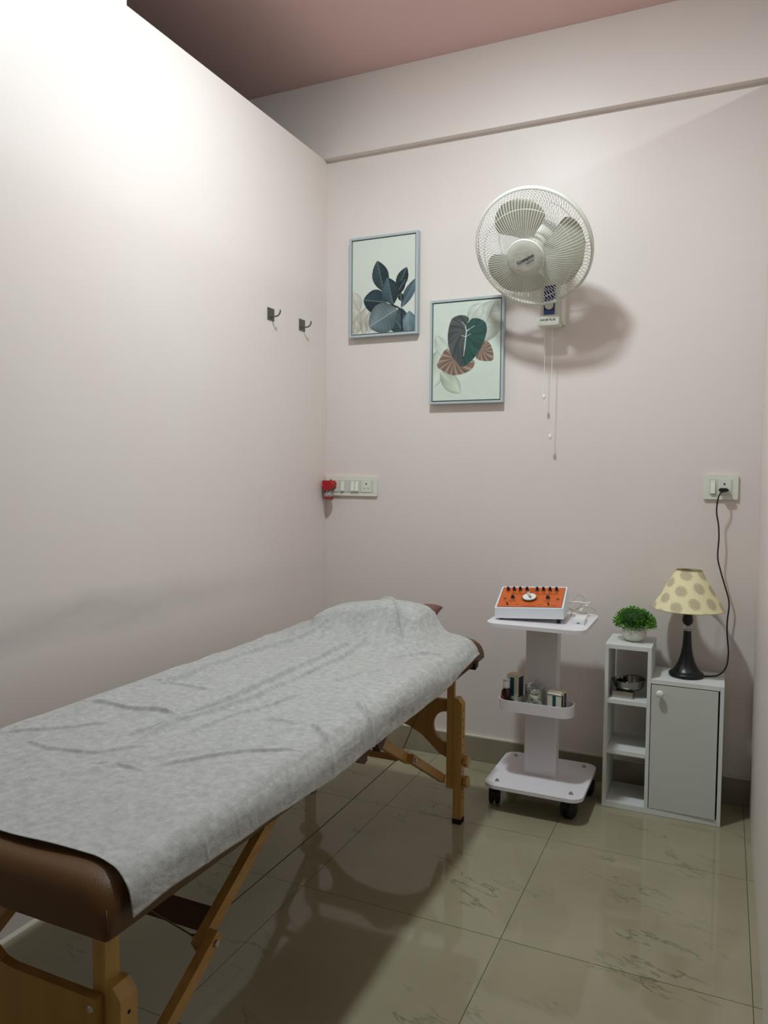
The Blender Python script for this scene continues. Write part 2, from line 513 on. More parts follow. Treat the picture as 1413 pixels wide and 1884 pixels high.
def tile_cuts(a, b2, start, step=0.6):
    c = [a]; v = start
    while v < b2:
        if v > a + 0.01: c.append(v)
        v += step
    c.append(b2); return c
xs = tile_cuts(XL, XR, -1.83 - 0.6 + 1.2); ys = tile_cuts(YB, -0.0005, -4.77)
xs = tile_cuts(XL, XR, -1.23); ys = tile_cuts(YB, -0.0005, -4.171 - 0.6)
g = 0.0009
for i in range(len(xs) - 1):
    for j in range(len(ys) - 1):
        bm = B(xs[i] + g, xs[i + 1] - g, ys[j] + g, ys[j + 1] - g, -0.01, 0.0)
        obj('tile', bm, M_tile, fl)

# skirting of cut tiles along the back wall
M_skirt = mat('skirting_tile', (152, 143, 122), 0.2, var=0.12, vscale=6)
bb = struct('baseboard_back', B(0.0005, RW - 0.0005, -0.006, -0.0005, 0.0, 0.100), M_grout)
sx = [0.0005, 0.57, 1.17, RW - 0.0005]
for a, b2 in zip(sx, sx[1:]):
    obj('tile', B(a + 0.0008, b2 - 0.0008, -0.012, -0.0055, 0.001, 0.1005), M_skirt, bb, bevel=0.001, seg=1)
struct('trim_2', B(0.0005, RW - 0.0005, -0.0125, -0.0005, 0.1007, 0.107), M_caulk)
struct('trim_3', prism(bmesh.new(), [(0.0003, 0.0002), (0.008, 0.0002), (0.0003, 0.009)], YB + 0.01, -0.013, 'xz'), M_caulk)

# paint flecks on the back wall
bm = bmesh.new()
for x, z, r in ((0.417, 1.389, .0035), (0.412, 1.328, .003), (0.384, 1.299, .0033), (0.544, 1.281, .002), (0.334, 1.132, .0022), (0.233, 1.423, .0022)):
    lathe(bm, [(0, 0.0012), (r * 0.7, 0.001), (r, 0.0)], 8, T(x, -0.0002, z) @ RX(PI / 2), cap=False)
flk = obj('paint_fleck', bm, M_cap, bpy.data.objects['wall_back'])
flk['kind'] = 'stuff'

# ------------------------------------------------------------------ ceiling lamps
def ceiling_lamp(pos, power, label, rgb, r=0.090):
    t = thing('ceiling_lamp', label, 'lamp', pos)
    obj('housing', lathe(bmesh.new(), [(0, -0.0005), (r + 0.012, -0.0005), (r + 0.012, -0.012), (r, -0.016), (r, -0.010), (0, -0.010)], 40, T(*pos), cap=False), M_cap, t, smooth='auto')
    e = emission('lamp_glow', rgb, power)
    prof = [(r * math.cos(PI / 2 * k / 10), -0.012 - 0.019 * math.sin(PI / 2 * k / 10)) for k in range(11)]
    prof[-1] = (0, prof[-1][1])
    obj('diffuser', lathe(bmesh.new(), prof, 40, T(*pos), cap=False), e, t, smooth=True)
    return t
ceiling_lamp(LAMP_POS, LAMP_POWER, 'round white dome lamp on the ceiling above the massage table', LAMP_RGB)
ceiling_lamp(HALL_LAMP_POS, HALL_POWER, 'round white dome lamp beyond the right partition', LAMP_RGB)

# ------------------------------------------------------------------ massage table
TX0, TX1, TY0, TY1, TZ0, TZ1 = 0.205, 0.905, -2.285, -0.462, 0.552, 0.642
TC = 0.555; YM = (-2.20 - 0.60) / 2
table = thing('massage_table', 'folding massage table with brown leather cushion and beech legs', 'massage table', (TC, YM, 0))

def cushion(y0, y1, round_y0):
    """leather cushion half: rounded top edge, nearly square lower corners at the free end"""
    bm = bmesh.new(); n = 10
    def ring(inset, z, R):
        pts = []
        if round_y0:
            yy = y0 + inset
            for cx, a0 in ((TX0 + inset + R, 180), (TX1 - inset - R, 270)):
                for k in range(n + 1):
                    a = math.radians(a0 + 90 * k / n); pts.append((cx + R * math.cos(a), yy + R + R * math.sin(a)))
            pts += [(TX1 - inset, yy + R + (y1 - yy - R) * q / 8) for q in range(1, 9)] + [(TX0 + inset, y1 + (yy + R - y1) * q / 8) for q in range(0, 8)]
        else:
            yy = y1 - inset
            for cx, a0 in ((TX1 - inset - R, 0), (TX0 + inset + R, 90)):
                for k in range(n + 1):
                    a = math.radians(a0 + 90 * k / n); pts.append((cx + R * math.cos(a), yy - R + R * math.sin(a)))
            pts += [(TX0 + inset, yy - R + (y0 - yy + R) * q / 8) for q in range(1, 9)] + [(TX1 - inset, y0 + (yy - R - y0) * q / 8) for q in range(0, 8)]
        lift = max(0.0, (0.60 - z) / (0.60 - TZ0))
        return [bm.verts.new((x, y, z + lift * 0.010 * min(1.0, ((y + 1.39) / 0.84) ** 2))) for x, y in pts]
    prof = [(0.004, TZ0, 0.006), (0.0, TZ0 + 0.005, 0.008), (0.0, 0.585, 0.018), (0.002, 0.607, 0.034), (0.007, 0.621, 0.046), (0.015, 0.632, 0.056), (0.028, 0.639, 0.060), (0.055, TZ1, 0.060)]
    rings = [ring(*p) for p in prof]
    N = len(rings[0])
    for a, b2 in zip(rings, rings[1:]):
        for k in range(N):
            bm.faces.new((a[k], a[(k + 1) % N], b2[(k + 1) % N], b2[k]))
    bm.faces.new(rings[0][::-1]); bm.faces.new(rings[-1])
    return bm
for y0, y1, rr in ((TY0, -1.3755, True), (-1.3725, TY1, False)):
    cu = obj('cushion', cushion(y0, y1, rr), M_leather, table, smooth='auto')
    for x in (TX0, TX1):          # stitched seam down each free corner
        q = -1 if rr else 1; sg = 1 if x > TC else -1
        ye = y0 if rr else y1
        pts = []
        for z, ins, R in ((0.575, 0.0, 0.010), (0.582, 0.0, 0.016), (0.590, 0.0, 0.021), (0.604, 0.002, 0.032)):
            o_ = ins + R * (1 - math.sqrt(0.5)) - 0.0004
            pts.append((x - sg * o_, ye - q * o_, z))
        obj('seam', tube(bmesh.new(), pts, 0.0013, 6), M_leather_dark, cu, smooth=True)

def tx(x):      # mirror about the table's centre line
    return 2 * TC - x
def ty(y):
    return 2 * YM - y
# rails under the cushion
for x in (0.800, tx(0.800)):
    obj('rail', B(x - 0.012, x + 0.012, -2.20, -0.60, 0.530, 0.5555), M_wood_y, table, bevel=0.002)

for end in (0, 1):                 # 0 far end, 1 near end
    f = (lambda y: y) if end == 0 else ty
    yf = -0.602 if end == 0 else -2.222        # camera-side face of the legs at this end
    # end panel between the posts
    top = [(0.835, 0.430), (0.655, 0.430), (0.630, 0.434), (0.605, 0.452), (0.58, 0.466), (TC, 0.470)]
    top = top + [(tx(x), z) for x, z in reversed(top[:-1])]
    if end == 0:
        hole = [(0.8355, 0.388)] + [(0.806 - 0.052 * math.sin(a), 0.333 + 0.055 * math.cos(a)) for a in [PI * k / 14 for k in range(15)]] + [(0.8355, 0.278)]
    else:
        hole = []
    arch = [(0.835, 0.222), (0.800, 0.226), (0.775, 0.238), (0.745, 0.265), (0.71, 0.295), (0.66, 0.318), (0.61, 0.328), (TC, 0.331)]
    arch_l = [(tx(x), z) for x, z in reversed(arch[:-1])]
    right = hole
    left = [(tx(x), z) for x, z in reversed(hole)]
    outline = top + left + arch_l[::-1][::-1][::-1] if False else None
    poly = top[:]                                  # right -> left along the top
    poly += left[::-1] if False else [(tx(x), z) for x, z in hole]
    poly += [(tx(x), z) for x, z in arch]
    poly += [p for p in reversed(arch[:-1])]
    poly += [p for p in reversed(hole)]
    yp = -0.5755 if end == 0 else -2.2302
    bm = prism(bmesh.new(), poly, yp - 0.008, yp + 0.008, 'xz')
    pan = obj('end_panel', bm, M_ply, table)
    if end == 1:
        for x in (0.824, tx(0.824)):
            obj('screw', lathe(bmesh.new(), [(0, 0.002), (0.004, 0.002), (0.006, 0.0), (0.006, -0.004)], 14, T(x, yp - 0.0085, 0.412) @ RX(PI / 2), cap=False), M_steel, pan, smooth='auto')
        Mt = Matrix(((1, 0, 0, 0), (0, 0, -1, 0), (0, 1, 0, 0), (0, 0, 0, 1)))
        text_mesh('n', 0.045, M_label_red, pan, T(0.5945, yp - 0.0084, 0.361) @ RX(PI / 2), 'lettering')
        text_mesh('TM', 0.008, M_label_red, pan, T(0.612, yp - 0.0084, 0.376) @ RX(PI / 2), 'lettering')
    for sgn in (1, -1):
        X = (lambda x: x) if sgn == 1 else tx
        a, b2 = sorted((X(0.8125), X(0.8380)))
        ya, yb = yf + 0.001, yf + 0.031 if end else yf + 0.018
        obj('post', B(a, b2, ya, yb, 0.122, 0.574), M_wood_z, table, bevel=0.002)
        a, b2 = sorted((X(0.8384), X(0.868)))
        ya, yb = yf, yf + 0.036
        bm = prism(bmesh.new(), [(X(0.8384), 0.018), (X(0.868), 0.018), (X(0.868), 0.425), (X(0.853), 0.444), (X(0.8384), 0.444)], ya, yb, 'xz')
        leg = obj('leg', bm, M_wood_z, table, bevel=0.002)
        obj('foot', B(a - 0.001, b2 + 0.001, ya - 0.001, yb + 0.001, 0.0, 0.018), M_rubber, leg, bevel=0.002)
        for k in range(11):
            obj('peg_hole', lathe(bmesh.new(), [(0, 0.0006), (0.0035, 0.0004), (0.0035, -0.002)], 8, T(X(0.868), yf + 0.018, 0.09 + 0.031 * k) @ RY(sgn * PI / 2), cap=False), M_hole, leg)
        for z in (0.222, 0.150):
            bm = lathe(bmesh.new(), [(0, -0.004), (0.008, -0.004), (0.008, 0.004), (0.018, 0.005), (0.020, 0.008), (0.020, 0.019), (0.017, 0.022), (0, 0.022)], 20,
                       T(X(0.8682), yf + 0.018, z) @ RY(sgn * PI / 2), cap=False, mod=lambda a, z_: 1 + (0.07 * math.cos(8 * a) if z_ > 0.004 else 0))
            obj('leg_knob', bm, M_wood_z, leg, smooth='auto')
        # folding brace
        xb = X(0.800)
        bm = bar(bmesh.new(), (xb, f(-0.600), 0.152), (xb, f(-0.903), 0.331), 0.020, 0.027)
        obj('lower_brace', bm, M_wood_y, table, bevel=0.003)
        xb2 = X(0.779)
        bm = bar(bmesh.new(), (xb2, f(-0.872), 0.313), (xb2, f(-1.270), 0.545), 0.020, 0.029)
        ub = obj('upper_brace', bm, M_wood_y, table, bevel=0.003)
        bm = lathe(bmesh.new(), [(0, -0.045), (0.004, -0.045), (0.004, -0.038), (0.008, -0.036), (0.008, -0.028), (0.004, -0.026), (0.004, 0.012), (0.007, 0.012), (0.006, 0.015), (0, 0.016)],
                   14, T(X(0.800), f(-0.888), 0.322) @ RY(sgn * PI / 2), cap=False)
        obj('brace_bolt', bm, M_steel, ub, smooth='auto')
        obj('cable', tube(bmesh.new(), [(X(0.757), f(-0.888), 0.322), (X(0.790), f(-0.64), 0.556)], 0.0016, 6), M_cable, table)
    h = 0.007 if end == 0 else 0.038
    yc, zc = f(-0.930), (0.336 if end == 0 else 0.333)
    bm = B(tx(0.770), 0.770, yc - 0.009, yc + 0.009, zc - h / 2 - 0.004, zc + h / 2 + 0.004)
    obj('cross_bar', bm, M_wood_x if end == 0 else M_darkwood, table, bevel=0.002)
for x in (0.757, tx(0.757)):
    obj('cable', tube(bmesh.new(), [(x, -0.888, 0.322), (x, -1.4, 0.316), (x, ty(-0.888), 0.322)], 0.0012, 6), M_cable, table)
# leather-covered hinge flaps at the fold
for y, s in ((-1.45, -1), (-1.30, 1)):
    for x in (0.876, tx(0.876)):
        bm = prism(bmesh.new(), [(y - 0.050, 0.5555), (y + 0.050, 0.5555), (y + 0.022 - s * 0.03, 0.512), (y + 0.006 - s * 0.03, 0.508)], x - 0.010, x + 0.010, 'yz')
        obj('hinge_flap', bm, M_leather_dark, table, bevel=0.002)
obj('latch', prism(bmesh.new(), [(-0.60, 0.573), (-0.565, 0.576), (-0.572, 0.558), (-0.60, 0.552)], 0.893, 0.914, 'yz'), M_black, table, bevel=0.002)

# ------------------------------------------------------------------ pillow and sheet
def smooth01(t):
    t = np.clip(t, 0, 1); return t * t * (3 - 2 * t)
def make_pillow():
    n = 56
    u = np.linspace(-1, 1, n); U, V = np.meshgrid(u, u)
    pin = 1 + 0.10 * (U * V) ** 2 - 0.05 * (U ** 2 + V ** 2)
    cx, cy = 0.560, -0.622
    X = cx + 0.205 * U * pin; Y = cy + 0.105 * V * pin
    th = np.clip((1 - np.abs(U) ** 3.2) * (1 - np.abs(V) ** 3.2), 0, 1) ** 0.45
    mid = 0.700 + 0.012 * U + 0.030 * smooth01((U + V - 0.9) / 1.1)
    H = 0.047
    top = np.stack([X, Y, mid + H * th], -1)
    bot = np.stack([X, Y, np.maximum(mid - H * th, 0.6435)], -1)
    bm = bmesh.new()
    for P, flip in ((top, False), (bot, True)):
        vs = [[bm.verts.new(P[i, j]) for j in range(n)] for i in range(n)]
        for i in range(n - 1):
            for j in range(n - 1):
                q = (vs[i][j], vs[i][j + 1], vs[i + 1][j + 1], vs[i + 1][j])
                bm.faces.new(q[::-1] if flip else q)
    bmesh.ops.remove_doubles(bm, verts=bm.verts, dist=0.0004)
    return bm
pil = obj('pillow', make_pillow(), M_pillow, smooth=True)
tag(pil, 'maroon-brown vinyl pillow under the white sheet at the far end of the massage table', 'pillow')

CREASES = [([(0.248, -1.682), (0.343, -1.665), (0.525, -1.654)], -0.0060, .007),
           ([(0.249, -1.452), (0.319, -1.446), (0.478, -1.458)], -0.004, .006),
           ([(0.239, -1.919), (0.341, -1.842), (0.429, -1.756)], -0.004, .006),
           ([(0.328, -1.928), (0.419, -1.947), (0.52, -1.918), (0.598, -1.847)], -0.0035, .006),
           ([(0.545, -1.96), (0.634, -1.948), (0.689, -1.951)], -0.0035, .006),
           ([(0.547, -1.823), (0.537, -1.661), (0.55, -1.555), (0.565, -1.186), (0.56, -0.85)], 0.009, .011),
           ([(0.491, -1.82), (0.548, -1.682), (0.60, -1.467), (0.62, -1.1), (0.60, -0.80)], 0.007, .009),
           ([(0.30, -1.5), (0.315, -1.176), (0.34, -0.9), (0.42, -0.72)], 0.009, .010),
           ([(0.897, -1.725), (0.798, -1.786), (0.674, -1.933)], 0.004, .008),
           ([(0.697, -1.384), (0.641, -1.603), (0.621, -1.773)], 0.005, .010),
           ([(0.812, -1.564), (0.86, -1.594), (0.905, -1.640), (0.925, -1.66)], 0.006, .009),
           ([(0.727, -0.97), (0.838, -0.833), (0.880, -0.846), (0.93, -0.916)], 0.005, .008),
           ([(0.70, -1.60), (0.787, -1.587), (0.812, -1.564)], 0.004, .009),
           ([(0.841, -1.362), (0.895, -1.428), (0.93, -1.45)], -0.006, .012),
           ([(0.531, -0.56), (0.636, -0.66), (0.74, -0.80)], 0.006, .007),
           ([(0.704, -1.298), (0.729, -1.156), (0.789, -1.055)], 0.004, .010),
           ([(0.45, -2.15), (0.60, -1.95), (0.74, -1.75), (0.86, -1.5)], 0.003, .016),
           ([(0.90, -1.98), (0.93, -1.99)], 0.003, .006), ([(0.90, -2.07), (0.93, -2.08)], 0.003, .006)]

def make_sheet():
    nu, nv = 300, 600
    # cross-section path by arc length: left hang, top, right hang
    def path(zl, zr):
        pts = []
        pts.append((TX0 - 0.010, zl))
        pts.append((TX0 - 0.007, 0.612))
        for a in np.linspace(180, 90, 7)[1:]:
            pts.append((TX0 + 0.026 + 0.032 * math.cos(math.radians(a)), 0.619 + 0.0285 * math.sin(math.radians(a))))
        for a in np.linspace(90, 0, 9)[0:]:
            pts.append((TX1 - 0.030 + 0.037 * math.cos(math.radians(a)), 0.612 + 0.0355 * math.sin(math.radians(a))))
        pts.append((TX1 + 0.011, zr))
        return np.array(pts)
    yk = np.array([-2.27, -2.05, -1.92, -1.765, -1.545, -1.277, -0.973, -0.75, -0.60, -0.50])
    zk = np.array([0.588, 0.585, 0.583, 0.578, 0.569, 0.565, 0.567, 0.586, 0.598, 0.606])
    tv = np.linspace(0, 1, nv)
    P = np.zeros((nv, nu, 3))
    su = np.linspace(0, 1, nu)
    near = lambda x: -2.234 - 0.004 * np.sin(x * 21) - 0.014 * smooth01((x - 0.82) / 0.09)
    far = lambda x: -0.490 - 0.035 * (1 - smooth01((x - 0.22) / 0.13)) - 0.125 * smooth01((x - 0.28) / 0.12) * (1 - smooth01((x - 0.60) / 0.13)) * 0 - 0.095 * smooth01((x - 0.68) / 0.22) - 0.060 * smooth01((x - 0.52) / 0.10) * (1 - smooth01((x - 0.80) / 0.06))
    for i, t in enumerate(tv):
        y0 = -2.23 + (1.74) * t
        zr = np.interp(y0, yk, zk) + 0.0016 * math.sin(y0 * 17) + 0.0009 * math.sin(y0 * 43)
        pp = path(0.600 + 0.004 * math.sin(y0 * 9), zr)
        d = np.concatenate([[0], np.cumsum(np.hypot(*np.diff(pp, axis=0).T))]); d /= d[-1]
        x = np.interp(su, d, pp[:, 0]); z = np.interp(su, d, pp[:, 1])
        yn, yf = near(x), far(x)
        P[i, :, 0] = x; P[i, :, 2] = z; P[i, :, 1] = yn + (yf - yn) * t
    X, Y, Z = P[..., 0].copy(), P[..., 1].copy(), P[..., 2].copy()
    top = smooth01((Z - 0.60) / 0.045)
    # tent over the pillow: membrane relaxed over an obstacle
    cx, cy = 0.553, -0.63
    pu = np.clip(np.abs((X - cx) / 0.206), 0, 1.2); pv = np.clip(np.abs((Y - cy) / 0.108), 0, 1.2)
    inside = (pu < 1) & (pv < 1)
    pil_top = 0.700 + 0.012 * (X - cx) / 0.205 + 0.052 * (np.clip(1 - pu ** 3.2, 0, 1) * np.clip(1 - pv ** 3.2, 0, 1)) ** 0.45
    dome = 0.014 * np.exp(-((X - 0.60) / 0.09) ** 2 - ((Y + 0.66) / 0.08) ** 2)
    obs = np.where(inside & (Z > 0.63), pil_top + 0.005 + dome - Z, 0.0)
    obs = np.maximum(obs, 0)
    h = obs.copy(); fixed = (Z < 0.630)
    for it in range(1900):
        q = h.copy()
        q[1:-1, 1:-1] = 0.25 * (h[:-2, 1:-1] + h[2:, 1:-1] + h[1:-1, :-2] + h[1:-1, 2:])
        q[-1, 1:-1] = (h[-2, 1:-1] + h[-1, :-2] + h[-1, 2:]) / 3 
        h = np.maximum(q * 0.9995, obs); h[fixed] = 0; h[0] = 0
    for it in range(14):
        h[1:-1, 1:-1] = 0.2 * (h[1:-1, 1:-1] + h[:-2, 1:-1] + h[2:, 1:-1] + h[1:-1, :-2] + h[1:-1, 2:])
    h = np.maximum(h, obs)
    Zt = Z + h + 0.010 * top * np.exp(-((X - 0.56) / 0.10) ** 2) * np.exp(-((Y + 1.05) / 0.35) ** 2)
    # creases
    H = np.zeros_like(X)
    for pts, h, wd in CREASES:
        pts = np.array(pts)
        for a, b2 in zip(pts[:-1], pts[1:]):
            ab = b2 - a; L = np.hypot(*ab)
            t = np.clip(((X - a[0]) * ab[0] + (Y - a[1]) * ab[1]) / L ** 2, 0, 1)
            dd = np.hypot(X - a[0] - t * ab[0], Y - a[1] - t * ab[1])
            sd = ((X - a[0]) * ab[1] - (Y - a[1]) * ab[0]) / L
            wn = wd * 0.8
            px = a[0] + t * ab[0]; py = a[1] + t * ab[1]
            tap = smooth01(np.minimum(np.hypot(px - pts[0][0], py - pts[0][1]), np.hypot(px - pts[-1][0], py - pts[-1][1])) / 0.05) * 0.9 + 0.1
            c = 1.7 * abs(h) * tap * (1.0 * np.exp(-(dd / wn) ** 1.5) + 0.9 * (sd / wn) * np.exp(-(dd / wn) ** 2))
            H = np.where(np.abs(c) > np.abs(H), c, H)
    # soft random wrinkles
    for k in range(26):
        ang = rng.normal(1.45, 0.35) if k % 3 else rng.uniform(0, PI)
        fr = rng.uniform(8, 34); ph = rng.uniform(0, 6.28)
        cx_, cy_ = rng.uniform(0.2, 0.9), rng.uniform(-2.25, -0.5)
        env = np.exp(-(((X - cx_) / 0.22) ** 2 + ((Y - cy_) / 0.35) ** 2))
        H += 0.0016 * env * np.sin(fr * (X * math.sin(ang) - Y * math.cos(ang)) * 1.6 + ph + 2 * np.sin(5 * Y + k))
    # displacement outward: z on top, x on the hanging side
    Hh = np.where(H < 0, H * 0.8, H) + 0.002
    Zt += Hh * top
    Zt = np.where((X > TX0 + 0.06) & (X < TX1 - 0.06), np.maximum(Zt, 0.6434), Zt)
    X2 = X + np.where(X > TX1 - 0.01, 1, np.where(X < TX0 + 0.01, -1, 0)) * np.clip(Hh, 0, 1) * (1 - top) * 0.8
    # slight flare of the hanging edge
    X2 = X2 + np.where(X > TX1, 0.010 * (1 - top) * (0.6 + 0.4 * np.sin(Y * 7 + 1)), 0)
    P[..., 0] = X2; P[..., 2] = Zt
    return P
PS = make_sheet()
me = grid_mesh('sheet', PS)
sh = link_mesh('bed_sheet', me, M_cloth)
so = sh.modifiers.new('thin', 'SOLIDIFY'); so.thickness = 0.0008; so.offset = 1
tag(sh, 'wrinkled white non-woven disposable sheet draped over the massage table', 'sheet')

# ------------------------------------------------------------------ wall fan
FC = Vector((1.0044, -0.260, 2.053)); tilt = math.radians(36)
yaw = math.radians(7)
Fz = Vector((-math.sin(yaw) * math.cos(tilt), -math.cos(yaw) * math.cos(tilt), -math.sin(tilt))); Fx = Vector((math.cos(yaw), -math.sin(yaw), 0)); Fy = Fz.cross(Fx)
FM = Matrix(((Fx.x, Fy.x, Fz.x, FC.x), (Fx.y, Fy.y, Fz.y, FC.y), (Fx.z, Fy.z, Fz.z, FC.z), (0, 0, 0, 1))) @ Matrix.Scale(1.014, 4)
fan = thing('wall_fan', 'white wall-mounted fan with round wire guard and blue printed bracket', 'fan', (1.03, 0.0, 1.90))
def ringp(r, z, n=96): return [FM @ Vector((r * math.cos(2 * PI * k / n), r * math.sin(2 * PI * k / n), z)) for k in range(n)]
RR = 0.216
fprof = [(0.060, 0.088), (0.115, 0.084), (0.160, 0.070), (0.190, 0.048), (0.206, 0.022), (0.211, 0.004)]
rprof = [(0.060, -0.078), (0.120, -0.072), (0.165, -0.058), (0.193, -0.036), (0.208, -0.014), (0.211, -0.002)]
def guard(prof, n, twist, wr):
    bm = bmesh.new()
    sp = spline([(p[0], p[1], 0) for p in prof], 3)
    for k in range(n):
        a = 2 * PI * k / n; pts = []
        for i, p in enumerate(sp):
            aa = a + twist * (p.x - prof[0][0]) / RR
            pts.append(FM @ Vector((p.x * math.cos(aa), p.x * math.sin(aa), p.y)))
        tube(bm, pts, wr, 4)
    return bm
gf = obj('front_guard_wires', guard(fprof, 100, 0.0, 0.0011), M_wire, fan, smooth=True); gf['kind'] = 'stuff'
gr = obj('rear_guard_wires', guard(rprof, 100, 0.55, 0.0009), M_wire, fan, smooth=True); gr['kind'] = 'stuff'
bm = bmesh.new()
tube(bm, ringp(0.163, 0.0665), 0.0014, 6, True)
obj('front_guard_ring', bm, M_wire, fan, smooth=True)
obj('rear_guard_ring', tube(bmesh.new(), ringp(0.150, -0.0645), 0.0014, 6, True), M_wire, fan, smooth=True)
bm = lathe(bmesh.new(), [(0.2095, 0.009), (0.215, 0.011), (0.2195, 0.005), (0.2195, -0.005), (0.215, -0.010), (0.2095, -0.008), (0.2095, 0.009)], 96, FM, cap=False)
obj('rim', bm, M_fan, fan, smooth=True)
bm = lathe(bmesh.new(), [(0, 0.100), (0.040, 0.0995), (0.060, 0.0975), (0.0665, 0.094), (0.0675, 0.088), (0.066, 0.084), (0, 0.084)], 48, FM, cap=False)
cap_ = obj('hub_cap', bm, M_film, fan, smooth='auto')
bm = lathe(bmesh.new(), [(0.0665, 0.095), (0.0692, 0.092), (0.0692, 0.085), (0.0665, 0.083)], 48, FM, cap=False)
obj('cap_rim', bm, M_fan, cap_, smooth=True)
text_mesh('Crompton', 0.0165, M_text, cap_, FM @ T(0.002, 0.000, 0.1008) @ RZ(math.radians(19)), offset=0.0003)
text_mesh('WAVE PLUS', 0.0062, M_text, cap_, FM @ T(0.018, -0.0115, 0.1008) @ RZ(math.radians(19)), offset=0.0001)
def blade(a0):
    nr, na = 26, 22
    vs = []
    bm = bmesh.new()
    for i in range(nr):
        t = i / (nr - 1); r = 0.038 + (0.189 - 0.038) * t
        hw = math.radians(30 + 20 * math.sin(min(t * 1.35, 1) * PI / 2))
        if t > 0.62: hw *= math.sqrt(max(1 - ((t - 0.62) / 0.39) ** 2, 0))
        row = []
        for j in range(na):
            s = -1 + 2 * j / (na - 1)
            aa = a0 + math.radians(5) * (t - .3) + s * hw
            z = 0.012 - 0.60 * r * math.sin(s * hw) * 0.55 - 0.01 * s * s
            row.append(bm.verts.new(FM @ Vector((r * math.cos(aa), r * math.sin(aa), z))))
        vs.append(row)
    for i in range(nr - 1):
        for j in range(na - 1):
            bm.faces.new((vs[i][j], vs[i][j + 1], vs[i + 1][j + 1], vs[i + 1][j]))
    bmesh.ops.solidify(bm, geom=bm.faces[:], thickness=0.0022)
    return bm
for a in (103, -17, 223):
    obj('blade', blade(math.radians(a)), M_blade, fan, smooth='auto')
obj('blade_hub', lathe(bmesh.new(), [(0, 0.045), (0.026, 0.044), (0.038, 0.036), (0.043, 0.02), (0.043, -0.03), (0.03, -0.04), (0, -0.04)], 32, FM, cap=False), M_fan, fan, smooth='auto')
bm = lathe(bmesh.new(), [(0.012, -0.038), (0.048, -0.070), (0.058, -0.080), (0.060, -0.105), (0.056, -0.150), (0.043, -0.178), (0.02, -0.188), (0, -0.190)], 36, FM, cap=False)
mt = obj('motor_housing', bm, M_fan, fan, smooth='auto')
bm = bmesh.new()
for k in range(40):
    a = 2 * PI * k / 40
    if k % 10 in (0, 9): continue
    box(bm, 0.0585, 0.0608, -0.0022, 0.0022, -0.125, -0.092, FM @ RZ(a))
obj('vent_slots', bm, M_hole, mt)
# neck between motor and bracket
nk = FM @ Vector((0, -0.045, -0.125))
obj('neck', tube(bmesh.new(), [nk, (1.028, -0.120, 2.055), (1.031, -0.095, 2.005), (1.033, -0.085, 1.955)], [0.026, 0.028, 0.027, 0.024], 18), M_fan, fan, smooth='auto')
# bracket: wall box with sloped front
brk = bmesh.new()
prism(brk, [(0.0, 1.812), (-0.070, 1.808), (-0.088, 1.840), (-0.088, 1.97), (-0.072, 2.030), (-0.03, 2.045), (0.0, 2.045)], 0.996, 1.080, 'yz')
br = obj('bracket', brk, M_fan, fan, bevel=0.006, seg=3)
bm = prism(bmesh.new(), rrect(0.987, 1.071, 1.800, 1.838, 0.006, 4), -0.102, -0.040, 'xz')
obj('switch_box', bm, M_fan, br, bevel=0.002)
text_mesh('WAVE PLUS', 0.0105, M_text, br, T(1.029, -0.1024, 1.820) @ RX(PI / 2), xs=1.1, offset=0.0003)
bm = prism(bmesh.new(), [(1.010, 1.852), (1.052, 1.852), (1.054, 1.985), (1.044, 2.000), (1.012, 2.000)], -0.0905, -0.087, 'xz')
obj('blue_panel', bm, M_blue, br)
bm = lathe(bmesh.new(), [(0, 0.004), (0.014, 0.004), (0.0165, 0.002), (0.0165, -0.003)], 28, T(1.031, -0.0915, 1.878) @ RX(PI / 2), cap=False)
obj('round_button', bm, M_fan, br, smooth='auto')
obj('blue_band', B(1.0105, 1.0515, -0.0920, -0.0880, 1.8425, 1.858), M_blue2, br)
for pts, zk_ in (([(1.010, -0.060, 1.802), (1.0105, -0.060, 1.67), (1.011, -0.060, 1.535)], 1.529),
                 ([(1.040, -0.060, 1.802), (1.0395, -0.060, 1.60), (1.038, -0.060, 1.378)], 1.372)):
    pc = obj('pull_cord', tube(bmesh.new(), pts, 0.0011, 6), M_wire, fan)
    bm = lathe(bmesh.new(), [(0, 0.010), (0.002, 0.010), (0.005, 0.006), (0.0058, 0.0), (0.0055, -0.006), (0.003, -0.010), (0, -0.010)], 16, T(pts[-1][0], -0.060, zk_), cap=False)
    obj('cord_knob', bm, M_cap, pc, smooth=True)

